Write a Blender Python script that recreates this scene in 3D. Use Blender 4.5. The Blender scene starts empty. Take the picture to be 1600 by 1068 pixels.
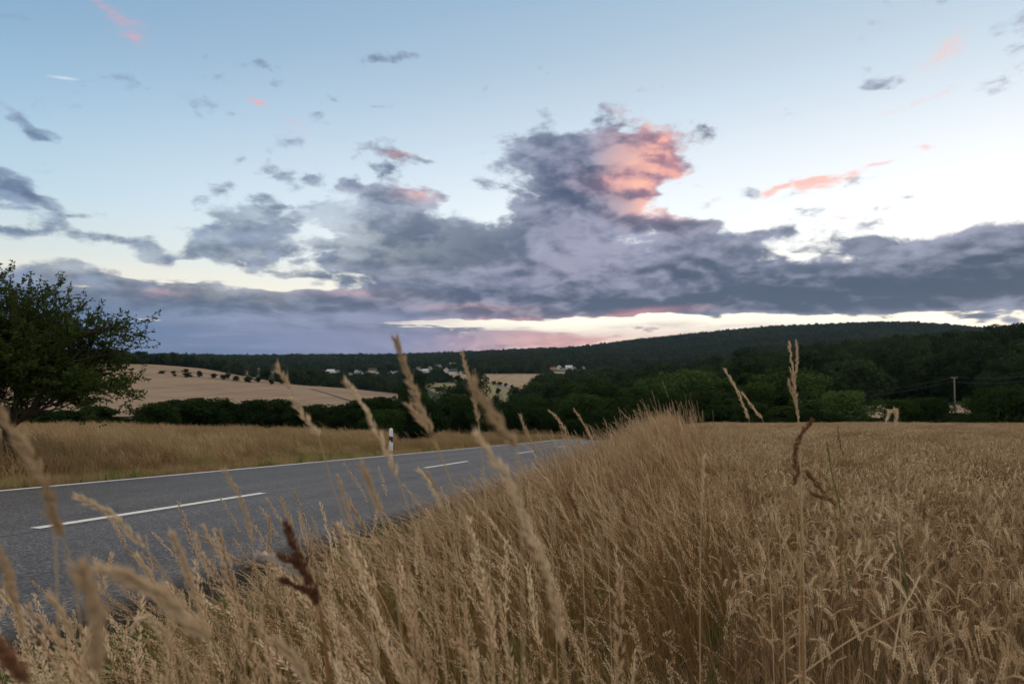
import bpy, math, random
import numpy as np
from mathutils import Vector, Matrix
R = math.radians
scene = bpy.context.scene

# ------------------------------------------------------------------ camera
F = 1600 * 24 / 36            # focal length in pixels of a 1600 px wide frame
VH = 570.0                    # eye level in that frame
PITCH = math.atan((VH - 534) / F)
cam_data = bpy.data.cameras.new('camera')
cam_data.lens = 24.0
cam_data.sensor_width = 36.0
cam_data.clip_start = 0.02
cam_data.clip_end = 30000
cam_data.dof.use_dof = True
cam_data.dof.focus_distance = 4.0
cam_data.dof.aperture_fstop = 5.0
cam_data.dof.aperture_blades = 9
camera = bpy.data.objects.new('camera', cam_data)
camera.rotation_euler = (R(90) + PITCH, 0, 0)
scene.collection.objects.link(camera)
scene.camera = camera

def ray(u, v):
    """direction with unit horizontal length seen in the photograph's pixel (u, v)"""
    x = (u - 800) / F; y = 1.0; z = (534 - v) / F
    c, s = math.cos(PITCH), math.sin(PITCH)
    d = Vector((x, y * c - z * s, y * s + z * c))
    return d / math.hypot(d.x, d.y)

def azel(u, v):
    d = ray(u, v)
    return math.atan2(d.x, d.y), math.atan(d.z)

scene.view_settings.view_transform = 'Standard'
scene.view_settings.look = 'None'
scene.view_settings.exposure = 0.0
scene.view_settings.gamma = 1.0
scene.render.engine = 'CYCLES'
scene.cycles.max_bounces = 6
scene.cycles.diffuse_bounces = 2
scene.cycles.transparent_max_bounces = 8
scene.cycles.use_denoising = True

def lin(r, g, b, a=1.0):
    f = lambda c: (c / 12.92 if c <= 0.04045 else ((c + 0.055) / 1.055) ** 2.4)
    return (f(r / 255), f(g / 255), f(b / 255), a)
# ------------------------------------------------------------------ world: dusk sky with clouds by direction
SUN_AZ, SUN_EL = R(42), R(2.0)

class NT:
    def __init__(s, tree): s.t = tree; s.n = tree.nodes; s.l = tree.links
    def put(s, sock, v):
        if isinstance(v, bpy.types.NodeSocket): s.l.new(v, sock)
        elif v is not None: sock.default_value = v
    def m(s, op, a, b=None, c=None, clamp=False):
        n = s.n.new('ShaderNodeMath'); n.operation = op; n.use_clamp = clamp
        s.put(n.inputs[0], a); s.put(n.inputs[1], b)
        if c is not None: s.put(n.inputs[2], c)
        return n.outputs[0]
    def vm(s, op, a, b=None, sc=None):
        n = s.n.new('ShaderNodeVectorMath'); n.operation = op
        s.put(n.inputs[0], a)
        if b is not None: s.put(n.inputs[1], b)
        if sc is not None: s.put(n.inputs['Scale'], sc)
        return n.outputs['Value'] if op in ('LENGTH', 'DOT_PRODUCT') else n.outputs[0]
    def xyz(s, x, y, z):
        n = s.n.new('ShaderNodeCombineXYZ')
        for i, v in enumerate((x, y, z)): s.put(n.inputs[i], v)
        return n.outputs[0]
    def sep(s, v):
        n = s.n.new('ShaderNodeSeparateXYZ'); s.put(n.inputs[0], v); return n.outputs
    def noise(s, vec, scale, detail=6, rough=0.55, dist=0.0, lac=2.0, color=False):
        n = s.n.new('ShaderNodeTexNoise'); s.put(n.inputs['Vector'], vec)
        n.inputs['Scale'].default_value = scale; n.inputs['Detail'].default_value = detail
        n.inputs['Roughness'].default_value = rough; n.inputs['Distortion'].default_value = dist
        n.inputs['Lacunarity'].default_value = lac
        return n.outputs['Color' if color else 'Fac']
    def smooth(s, x, a, b, lo=0.0, hi=1.0):
        n = s.n.new('ShaderNodeMapRange'); n.interpolation_type = 'SMOOTHSTEP'
        s.put(n.inputs[0], x); s.put(n.inputs[1], a); s.put(n.inputs[2], b); s.put(n.inputs[3], lo); s.put(n.inputs[4], hi)
        return n.outputs[0]
    def lerp(s, x, a, b, lo=0.0, hi=1.0):
        n = s.n.new('ShaderNodeMapRange'); n.interpolation_type = 'LINEAR'
        s.put(n.inputs[0], x); s.put(n.inputs[1], a); s.put(n.inputs[2], b); s.put(n.inputs[3], lo); s.put(n.inputs[4], hi)
        return n.outputs[0]
    def mix(s, f, a, b, mode='MIX'):
        n = s.n.new('ShaderNodeMix'); n.data_type = 'RGBA'; n.blend_type = mode
        s.put(n.inputs[0], f); s.put(n.inputs[6], a); s.put(n.inputs[7], b)
        return n.outputs[2]
    def ramp(s, x, stops, interp='LINEAR'):
        n = s.n.new('ShaderNodeValToRGB'); n.color_ramp.interpolation = interp
        e = n.color_ramp.elements
        while len(e) > 1: e.remove(e[0])
        e[0].position = stops[0][0]; e[0].color = stops[0][1]
        for p, c in stops[1:]:
            k = e.new(p); k.color = c
        s.put(n.inputs[0], x)
        return n.outputs[0]
    def blobs(s, P, lst, soft=True):
        """sum of elliptical falloffs; each (u, v, half width, half height, tilt, amount)"""
        acc = None
        for (u, v, a, b, rot, amp) in lst:
            az, el = azel(u, v)
            k = math.cos(az) ** 1.5
            mp = s.n.new('ShaderNodeMapping'); mp.vector_type = 'TEXTURE'
            s.put(mp.inputs['Vector'], P)
            mp.inputs['Location'].default_value = (az * F, el * F, 0)
            mp.inputs['Rotation'].default_value = (0, 0, R(rot))
            mp.inputs['Scale'].default_value = (a * k * 1.55, b * 1.55, 1)
            g = s.n.new('ShaderNodeTexGradient'); g.gradient_type = 'QUADRATIC_SPHERE' if soft else 'SPHERICAL'
            s.put(g.inputs['Vector'], mp.outputs[0])
            acc = s.m('MULTIPLY_ADD', g.outputs['Fac'], amp, acc if acc is not None else 0.0)
        return acc

world = bpy.data.worlds.new('World')
scene.world = world
world.use_nodes = True
wt = world.node_tree
for n in list(wt.nodes): wt.nodes.remove(n)
W = NT(wt)
tc = wt.nodes.new('ShaderNodeTexCoord')
D = W.vm('NORMALIZE', tc.outputs['Generated'])
dx, dy, dz = W.sep(D)
az = W.m('ARCTAN2', dx, dy)
el = W.m('ARCSINE', dz)
PX = W.xyz(W.m('MULTIPLY', az, F), W.m('MULTIPLY', el, F), 0.0)
# coordinates of the cloud texture: bands flatten towards the horizon
elp = W.m('MAXIMUM', el, -0.03)
gz = W.m('ADD', W.m('MULTIPLY', elp, 1.25), W.m('MULTIPLY', W.m('LOGARITHM', W.m('ADD', elp, 0.08), math.e), 0.22))
Q = W.xyz(dx, dy, gz)
warp = W.vm('SUBTRACT', W.noise(Q, 9.0, 3, 0.5, color=True), (0.5, 0.5, 0.5))
QW = W.vm('ADD', Q, W.vm('SCALE', warp, sc=0.035))
# the outlines wander with the noise too
PXW = W.vm('ADD', PX, W.vm('MULTIPLY', warp, W.xyz(110.0, W.smooth(el, 0.03, 0.22, 16.0, 64.0), 0.0)))

# --- clear sky
facing = W.m('COSINE', W.m('SUBTRACT', az, R(50)))
side = W.lerp(facing, 0.02, 0.97)
LEFT = [(0.0, lin(214,196,190)), (0.03, lin(228,214,196)), (0.10, lin(228,222,204)), (0.14, lin(203,213,212)), (0.21, lin(178,202,216)), (0.33, lin(150,184,210)),
        (0.42, lin(131,168,200)), (0.50, lin(117,157,193)), (0.8, lin(196,200,206)), (1.0, lin(222,214,206))]
RIGHT = [(0.0, lin(255,236,200)), (0.04, lin(255,247,222)), (0.10, lin(255,250,238)), (0.20, lin(246,249,250)), (0.27, lin(232,238,244)),
         (0.36, lin(208,222,234)), (0.43, lin(188,207,223)), (0.50, lin(170,194,214)), (0.8, lin(205,205,208)), (1.0, lin(222,214,206))]  # top stops of both ramps: unseen zenith, brightened to light the grass
cl = W.ramp(el, LEFT); cr = W.ramp(el, RIGHT)
clear = W.mix(side, cl, cr)
clear = W.vm('SCALE', clear, sc=W.m('MULTIPLY', W.smooth(el, 0.42, 0.18, 1.0, 1.13), W.smooth(el, 0.10, 0.05, 1.0, 1.20)))
nish = wt.nodes.new('ShaderNodeTexSky'); nish.sky_type = 'NISHITA'; nish.sun_disc = False
nish.sun_elevation = SUN_EL; nish.sun_rotation = SUN_AZ
clear = W.mix(1.0, clear, W.vm('SCALE', nish.outputs[0], sc=0.006), 'ADD')

# --- main cloud field
MAIN = [
 (700,372,150,52,0,1.15),(640,395,110,40,0,.7),(860,360,130,45,0,.8),(900,410,260,60,0,1.0),(1010,440,260,52,0,.9),(780,450,230,40,0,.8),
 (1150,440,200,42,-4,.95),(1290,440,170,36,0,.95),(1250,470,260,24,-2,.8),(1480,452,230,46,4,1.0),(1450,402,110,28,-6,.9),(1580,395,140,62,12,1.1),(1372,388,70,26,-8,.7),(1650,440,200,60,0,1.0),
 (905,258,135,75,0,1.15),(960,215,85,50,-10,.6),(880,300,110,42,0,.75),(990,300,90,50,0,.7),(850,215,80,40,0,.55),(1040,240,50,65,0,.7),
 (970,345,75,36,0,.95),(1050,360,60,30,-20,.9),(1110,362,50,30,-20,.85),(1190,380,62,20,0,.9),(1245,362,34,13,0,.75),(1120,395,110,30,0,.7),
 (370,333,85,24,-6,1.05),(340,385,120,22,0,.75),(460,340,90,30,0,.62),(570,300,120,32,-5,.75),(630,310,70,24,0,.65),(500,385,130,30,0,.6),(590,425,130,36,0,.6),
 (395,395,130,18,0,.5),(222,388,55,16,-12,.95),(235,405,60,15,0,.8),(430,420,150,18,-6,.5),(350,290,40,16,0,.5),(365,250,36,14,0,.42),
 (560,475,420,24,0,.85),(250,466,240,18,-2,.8),(120,425,150,20,-4,.75),(60,455,200,36,0,.8),(330,462,130,16,0,.7),(430,490,500,16,0,.6),(900,470,360,26,0,.8),
 (25,312,75,28,-22,1.0),(50,362,100,13,-5,.6),(20,185,70,18,-14,.55),(55,214,60,13,-5,.45),(142,266,28,9,-15,.5),(160,370,30,9,0,.5),(20,130,50,18,0,.3),
 (340,175,80,22,-10,.26),(470,220,36,14,20,.42),(480,275,60,14,0,.3),(570,240,90,14,0,.3),(420,310,60,15,0,.4),
 (330,445,60,8,0,.4),(470,430,70,6,0,.3),(650,518,50,7,0,.9),(612,513,14,6,0,.9),(1335,510,20,8,0,.6),(1545,495,40,9,0,.5),(1585,480,30,9,0,.6),(1130,493,24,10,-20,.7),
 (1140,256,40,10,0,.22),(1430,305,32,7,-12,.5),(1480,175,50,25,-10,.22),(1560,242,28,8,0,.35),(1440,360,30,8,0,.35),(1330,495,70,14,0,.5),
 (300,300,50,14,0,.4),(520,335,100,26,0,.7),(440,280,60,16,0,.5),(380,360,130,22,0,.6),(640,345,60,22,0,.4),(545,255,60,12,0,.35),(650,250,50,14,0,.5),(320,180,60,22,0,.3),(130,375,60,12,0,.45),(100,345,40,10,0,.4),(300,410,80,10,0,.4),(800,250,50,40,0,.35),(760,300,50,20,0,.35),(830,330,80,26,0,.5),(1260,330,40,8,0,.3),(1300,470,260,26,0,.7),(200,470,300,26,0,.6),(800,470,300,24,0,.6),
 (1150,484,260,14,0,.6),(1480,478,220,16,0,.6),(1000,482,200,12,0,.4),
 # the half of the sky behind the viewer's shoulders
 (-700,420,260,60,0,.7),(-300,300,160,40,0,.6),(2200,420,300,60,0,.8),(2000,300,160,40,0,.6)]
HOLES = [(400,442,150,14,0,.75),(250,440,80,12,0,.5),(240,500,60,6,0,1.3),(120,440,60,8,0,.5),(300,470,90,5,0,.4),(450,452,60,6,0,.8),(650,507,110,9,0,1.6),(760,508,90,9,0,1.2),(980,501,150,11,2,1.1),(1150,503,160,9,0,1.0),(1490,497,130,13,0,1.0),(1250,535,500,20,0,.7),(1290,496,50,8,0,.5),
         (250,500,50,6,0,.4)]
Mm = W.blobs(PXW, MAIN)
Mh = W.blobs(PXW, HOLES)
rag = W.noise(W.vm('MULTIPLY', QW, (0.6, 0.6, 2.0)), 16.0, 8, 0.6)
M = W.m('SUBTRACT', Mm, W.m('MULTIPLY', Mh, W.smooth(rag, 0.36, 0.60, 0.15, 1.35)))
def fbm(vec):
    a = W.noise(vec, 8.5, 12, 0.64, 0.25)
    p = W.noise(vec, 13.0, 3, 0.45)
    return W.m('ADD', W.m('MULTIPLY', a, 0.9), W.m('MULTIPLY', W.m('ABSOLUTE', W.m('SUBTRACT', p, 0.5)), 0.75))
n1 = fbm(QW)
off = W.vm('ADD', QW, (0.010, 0.0, 0.024))
def soft(vec):
    return W.m('ADD', W.noise(vec, 9.0, 8, 0.56), W.m('MULTIPLY', W.m('ABSOLUTE', W.m('SUBTRACT', W.noise(vec, 15.0, 2, 0.45), 0.5)), 0.5))
r1 = soft(QW); r2 = soft(off)
billow = W.noise(QW, 30.0, 8, 0.62, 0.3)
# general light cover low in the sky, all round
lowband = W.m('MULTIPLY', W.smooth(el, 0.16, 0.05, 0, 0.22), W.smooth(az, 0.35, -0.1, 0.25, 1.0))
val = W.m('ADD', W.m('ADD', M, lowband), W.m('MULTIPLY', W.m('SUBTRACT', n1, 0.49), 2.3))
val = W.m('ADD', val, W.m('MULTIPLY', W.m('SUBTRACT', billow, 0.5), 0.75))
hb = W.m('SUBTRACT', W.m('MULTIPLY', W.smooth(az, 0.05, -0.22, 0.0, 1.1), W.smooth(el, 0.085, 0.05)), W.smooth(el, 0.30, 0.48, 0.0, 0.10))
dens = W.m('POWER', W.smooth(W.m('ADD', val, hb), 0.24, 0.66), 1.1)
THIN = [(470,330,300,110,0,1.3),(100,370,200,60,0,.8),(300,430,220,40,0,.8),(60,200,120,60,0,1.2),(340,180,200,60,0,1.2),(1480,200,200,100,0,1.2),(850,180,120,40,0,1.0),(1200,320,120,60,0,.6),(780,290,60,60,0,.9)]
thin = W.m('MULTIPLY', W.blobs(PX, THIN), W.smooth(W.noise(QW, 14.0, 6, 0.6), 0.40, 0.62, 0.25, 1.0), clamp=True)
dens = W.m('MULTIPLY', dens, W.m('MULTIPLY_ADD', thin, -0.62, 1.0))
thick = W.smooth(val, 0.35, 1.45)
TONE = [(700,380,150,46,0,-1.5),(1180,470,330,26,0,-.7),(1470,440,220,40,0,-.7),(900,395,130,50,0,1.3),(640,330,160,10,0,.7),(1060,345,60,14,-15,-.5),(1400,390,120,10,-12,.5),(1560,350,80,10,15,.5),(740,340,120,16,0,.2),(1000,470,330,22,0,-.4),(360,340,70,16,0,-.4),(930,270,120,60,0,.15),(560,330,200,60,0,.25),(970,320,70,12,0,.5),(330,470,300,20,0,-.25),(1400,420,120,18,-10,.25)]
tone = W.blobs(PXW, TONE)
# relief: the side towards the low sun (right, up) against the other
emb = W.m('ADD', W.m('ADD', W.m('MULTIPLY', W.m('SUBTRACT', r1, r2), 4.4), W.m('MULTIPLY', W.m('SUBTRACT', billow, 0.5), 0.8)), tone)
relief = W.smooth(emb, -0.55, 0.75)
edge = W.m('MULTIPLY', W.m('SUBTRACT', 1.0, thick), dens)
# colours
c_dark = W.mix(side, lin(64,86,120), lin(54,72,98))
c_lite = W.mix(side, lin(134,154,186), lin(158,162,184))
c_cloud = W.mix(W.m('MULTIPLY_ADD', relief, 0.75, W.m('MULTIPLY', edge, 0.35), clamp=True), c_dark, c_lite)
c_cloud = W.mix(W.m('MULTIPLY', W.smooth(W.noise(QW, 4.0, 3), 0.45, 0.7), 0.35), c_cloud, lin(72,88,112))
# purple middle, pink where the last light reaches
PURP = [(880,420,330,110,0,.8),(920,280,150,100,0,.9),(560,300,200,60,0,.5),(640,480,300,30,0,.45),(860,520,420,40,0,.7)]
c_cloud = W.mix(W.m('MULTIPLY', W.blobs(PX, PURP), 0.5, clamp=True), c_cloud, W.mix(relief, lin(80,86,116), lin(172,160,184)))
PINK = [(1020,205,80,50,-30,.95),(1045,265,80,55,0,1.05),(1025,315,80,45,-10,.9),(960,290,60,24,0,.4),(650,305,40,18,0,.7),(650,245,60,16,0,.6),
        (405,155,30,12,-15,1.2),(452,185,34,16,-25,1.1),(860,497,230,8,2,1.0),(1000,489,110,6,5,1.6),(870,535,280,18,2,.9),(640,525,160,12,0,.3),(560,460,120,10,0,.3),(760,480,120,10,0,.35),(250,455,60,10,0,.35)]
pk = W.m('MULTIPLY', W.blobs(PXW, PINK), W.smooth(W.m('ADD', relief, W.m('MULTIPLY', n1, 0.6)), 0.25, 1.05, 0.40, 1.15), clamp=True)
c_cloud = W.mix(pk, c_cloud, W.mix(relief, lin(206,138,148), lin(255,190,168)))
# blue rain haze low on the left
BLUE = [(300,545,380,34,0,2.2),(60,520,300,60,0,1.5),(420,522,200,14,0,.5)]
strk = W.noise(W.vm('MULTIPLY', QW, (0.5, 0.5, 2.2)), 9.0, 6, 0.55)
blu = W.m('MULTIPLY', W.m('MULTIPLY', W.blobs(PX, BLUE), 0.95, clamp=True), W.smooth(strk, 0.36, 0.56, 0.6, 1.0))
c_cloud = W.mix(blu, c_cloud, lin(80,112,152))
dens = W.m('MAXIMUM', dens, W.m('MULTIPLY', blu, 0.93))
HOR = [(860,532,400,20,2,2.0),(620,535,300,26,0,1.8),(420,520,260,30,0,1.3),(560,495,200,14,0,1.0)]
hz = W.m('MULTIPLY', W.m('MULTIPLY', W.blobs(PXW, HOR), W.smooth(rag, 0.38, 0.60, 0.55, 1.3)), 0.9, clamp=True)
c_cloud = W.mix(W.m('MULTIPLY', hz, 0.7), c_cloud, W.mix(W.smooth(az, -0.16, 0.10), lin(134,140,176), lin(216,148,152)))
dens = W.m('MAXIMUM', dens, W.m('MULTIPLY', hz, 0.9))
sky = W.mix(W.m('MULTIPLY', dens, 0.97), clear, c_cloud)

# --- thin high pink wisps
WISP = [(190,52,60,20,-25,.8),(140,18,50,14,-25,.5),(405,155,26,10,-15,.9),(452,185,30,13,-25,.9),(480,210,26,12,0,.4),(650,246,60,12,6,.7),(560,240,60,9,0,.4),
        (1480,75,62,22,18,.8),(1470,138,60,9,14,.6),(1400,160,60,9,0,.4),(1270,292,100,8,9,1.3),(1365,262,60,6,16,1.0),(1230,300,70,8,4,.9),(1448,232,20,6,0,.7),(1330,336,62,5,2,.7),(1200,350,70,6,0,.5),(1200,175,30,5,0,.4),(970,105,30,10,0,.3)]
wn = W.noise(W.vm('MULTIPLY', QW, (1, 1, 1.5)), 26.0, 9, 0.68, 0.5)
wv = W.smooth(W.m('MULTIPLY', W.blobs(PXW, WISP), W.lerp(wn, 0.32, 0.68, 0.0, 1.5)), 0.05, 1.25)
sky = W.mix(W.m('MULTIPLY', wv, 0.85), sky, W.mix(side, lin(232,150,160), lin(255,196,180)))
# a short contrail
CT = [(100,122,19,1.6,4,1.2)]
sky = W.mix(W.m('MULTIPLY', W.blobs(PX, CT, False), 0.5, clamp=True), sky, lin(235,240,245))
# unseen sky behind the viewer: added warm brightness that lights the grass
sky = W.mix(W.m('MULTIPLY', W.smooth(dy, 0.35, -0.25), W.smooth(el, 0.0, 0.5, 0.3, 0.85)), sky, (1.08, 0.98, 0.88, 1))
# below the horizon: nothing but dim ground light
sky = W.mix(W.smooth(el, -0.02, -0.12), sky, lin(60,58,52))
bg = wt.nodes.new('ShaderNodeBackground')
SKYMUL = 1.06
W.put(bg.inputs['Color'], sky); bg.inputs['Strength'].default_value = SKYMUL
out = wt.nodes.new('ShaderNodeOutputWorld')
wt.links.new(bg.outputs[0], out.inputs[0])
world.cycles.sampling_method = 'NONE'

sun_data = bpy.data.lights.new('sun', 'SUN')
sun_data.energy = 1.2
sun_data.angle = R(20)
sun_data.color = (1.0, 0.72, 0.52)
sun = bpy.data.objects.new('sun', sun_data)
sd = Vector((math.sin(SUN_AZ) * math.cos(R(8)), math.cos(SUN_AZ) * math.cos(R(8)), math.sin(R(8))))
sun.rotation_euler = sd.to_track_quat('Z', 'Y').to_euler()
scene.collection.objects.link(sun)
# ------------------------------------------------------------------ terrain function
def unit(v):
    return v / v.length
_a = ray(1042, 672); _b = ray(242, 652)
NR = unit(_b.cross(_a))
if NR.z < 0: NR = -NR
def on_road(u, v, h):
    d = ray(u, v); s = -h / NR.dot(d); return d * s
_L = (on_road(52, 830, 1.0) - on_road(410, 773, 1.0)).length
HR = 4.0 / _L
_f1 = ray(0, 650); _f2 = ray(1600, 650)
NF = unit(_f1.cross(_f2))
if NF.z < 0: NF = -NF
HX, HY = _a.x, _a.y                                  # heading of the road
def q_of(x, y): return x * HY - y * HX
def t_of(x, y): return x * HX + y * HY
def xy_of(t, q): return t * HX + q * HY, t * HY - q * HX
def q_pix(u, v):
    p = on_road(u, v, HR); return q_of(p.x, p.y)
Q_EDGE = q_pix(0, 770)
Q_MID = q_pix(230, 802)
Q_ROAD = q_pix(476, 857)
FIELD_DROP = 1.50

def sst(a, b, x):
    t = np.clip((x - a) / (b - a), 0, 1); return t * t * (3 - 2 * t)

def z_near(x, y):
    zr = (-HR - NR.x * x - NR.y * y) / NR.z
    zf = (-FIELD_DROP - NF.x * x - NF.y * y) / NF.z
    q = q_of(x, y)
    w = sst(Q_ROAD + 0.12, Q_ROAD + 2.6, q)
    dip = -0.10 * sst(Q_ROAD + 0.02, Q_ROAD + 0.25, q) * (1 - sst(Q_ROAD + 0.6, Q_ROAD + 2.2, q))
    hum = 0.10 * np.sin(x * 0.7 + 1.3) * np.sin(y * 0.5) * sst(Q_EDGE - 1.0, Q_EDGE - 4.0, q)
    return zr * (1 - w) + zf * w + dip + hum

COLS = [-500, 0, 240, 400, 500, 600, 700, 800, 900, 1000, 1100, 1200, 1300, 1400, 1500, 1600, 2100]
TAB = {
 70:  [664,664,668,676,683,688,692,None,None,None,None,None,None,None,None,None,None],
 110: [672,668,668,672,676,684,690,694,692,690,682,672,668,668,668,668,668],
 170: [660,662,664,666,668,670,674,678,676,672,664,658,652,646,643,642,640],
 260: [640,645,648,652,654,657,660,662,660,655,650,645,640,634,629,625,622],
 400: [612,618,624,630,634,638,640,640,637,632,626,618,610,600,590,582,575],
 600: [588,590,593,602,612,620,622,620,618,612,600,588,575,566,556,548,545],
 850: [568,568,569,587,600,610,606,603,606,602,592,578,566,556,548,541,538],
 1200:[572,572,574,588,592,592,588,584,586,590,586,576,566,558,552,545,545],
 1800:[568,568,570,574,576,574,573,568,568,568,565,556,552,548,545,548,548],
 2600:[563,563,563,564,564,564,561,557,554,552,545,536,533,528,530,540,540],
 3600:[561,561,560,561,560,559,556,551,547,535,525,516,512,509,515,525,525],
 5200:[565,565,565,565,565,564,561,556,553,543,533,524,520,517,522,532,532],
 9000:[569,569,569,569,569,569,569,569,567,564,562,560,560,560,560,560,560]}
DIST = [45] + sorted(TAB)
_caz = np.array([math.atan((u - 800) / F) for u in COLS])
def _tz(u, v): return ray(u, v).z
_tab = np.zeros((len(DIST), len(COLS)))
for i, d in enumerate(DIST):
    for j, u in enumerate(COLS):
        v = TAB[d][j] if d in TAB else None
        if v is None:
            a = _caz[j]; x, y = d * math.sin(a), d * math.cos(a)
            _tab[i, j] = float(z_near(x, y)) / d
        else:
            _tab[i, j] = _tz(u, v)
def cubic(xs, ys, x):
    """Catmull-Rom along the first axis of ys"""
    xs = np.asarray(xs); x = np.clip(x, xs[0], xs[-1])
    i = np.clip(np.searchsorted(xs, x, side='right') - 1, 0, len(xs) - 2)
    h = xs[i + 1] - xs[i]; t = (x - xs[i]) / h
    y0, y1 = ys[i], ys[i + 1]
    im = np.clip(i - 1, 0, None); ip = np.clip(i + 2, None, len(xs) - 1)
    g0 = xs[i + 1] - xs[im]; g1 = xs[ip] - xs[i]
    t, h, g0, g1 = (w[:, None] for w in (t, h, g0, g1))
    m0 = (y1 - ys[im]) / g0; m1 = (ys[ip] - y0) / g1
    t2, t3 = t * t, t * t * t
    return (2*t3 - 3*t2 + 1) * y0 + (t3 - 2*t2 + t) * h * m0 + (-2*t3 + 3*t2) * y1 + (t3 - t2) * h * m1
_ags = np.linspace(_caz[0], _caz[-1], 361)
_rgs = np.linspace(math.log(DIST[0]), math.log(DIST[-1]), 301)
_g1 = cubic(_caz, _tab.T, _ags)                       # az fine x dist
_ld = np.log(np.array(DIST, float))
_fine = cubic(_ld, _g1.T, _rgs)                       # dist fine x az fine
def z_far(x, y):
    r = np.maximum(np.hypot(x, y), 1e-3); a = np.arctan2(x, y)
    back = sst(1.0, 1.7, np.abs(a))
    fa = (np.clip(a, _ags[0], _ags[-1]) - _ags[0]) / (_ags[1] - _ags[0])
    fr = (np.clip(np.log(r), _rgs[0], _rgs[-1]) - _rgs[0]) / (_rgs[1] - _rgs[0])
    ia = np.clip(fa.astype(int), 0, len(_ags) - 2); ir = np.clip(fr.astype(int), 0, len(_rgs) - 2)
    ta, tr = fa - ia, fr - ir
    T = (_fine[ir, ia] * (1-ta) + _fine[ir, ia+1] * ta) * (1-tr) + (_fine[ir+1, ia] * (1-ta) + _fine[ir+1, ia+1] * ta) * tr
    zb = 2.0 + 0.035 * np.minimum(r, 500)
    return T * r * (1 - back) + zb * back
def H(x, y):
    x = np.atleast_1d(np.asarray(x, float)); y = np.atleast_1d(np.asarray(y, float))
    r = np.hypot(x, y); w = sst(40, 52, r)
    return z_near(x, y) * (1 - w) + z_far(x, y) * w
def Hs(x, y): return float(H(x, y)[0])
_march = np.exp(np.linspace(math.log(3), math.log(8800), 5000))
def hit(u, v, rmin=3):
    d = ray(u, v); rr = _march[_march >= rmin]
    z = H(d.x * rr, d.y * rr)
    k = np.nonzero(z >= d.z * rr)[0]
    r = rr[k[0]] if len(k) else rr[-1]
    return d.x * r, d.y * r, r
def project(x, y, z):
    c, s = math.cos(PITCH), math.sin(PITCH)
    yy = y * c + z * s; zz = -y * s + z * c
    return 800 + F * x / yy, 534 - F * zz / yy

# ------------------------------------------------------------------ helpers
def link(o): scene.collection.objects.link(o); return o
def tag(o, label=None, cat=None, group=None, kind=None):
    if label: o['label'] = label
    if cat: o['category'] = cat
    if group: o['group'] = group
    if kind: o['kind'] = kind
    return o
def empty(name, loc=(0, 0, 0), rz=0.0):
    o = bpy.data.objects.new(name, None); o.location = loc; o.rotation_euler = (0, 0, rz)
    o.empty_display_size = 0.2
    return link(o)
def mesh_np(name, V, Fq, mats, mi=None, smooth=False):
    """mesh from an array of vertices and an array of faces that all have the same size"""
    V = np.asarray(V, np.float32); Fq = np.asarray(Fq, np.int32)
    k = Fq.shape[1]
    me = bpy.data.meshes.new(name)
    me.vertices.add(len(V)); me.vertices.foreach_set('co', V.ravel())
    me.loops.add(Fq.size); me.loops.foreach_set('vertex_index', Fq.ravel())
    me.polygons.add(len(Fq)); me.polygons.foreach_set('loop_start', np.arange(0, Fq.size, k, dtype=np.int32))
    for m in mats: me.materials.append(m)
    if mi is not None: me.polygons.foreach_set('material_index', np.asarray(mi, np.int32))
    if smooth: me.polygons.foreach_set('use_smooth', np.ones(len(Fq), bool))
    me.update(calc_edges=True)
    return me
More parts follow.
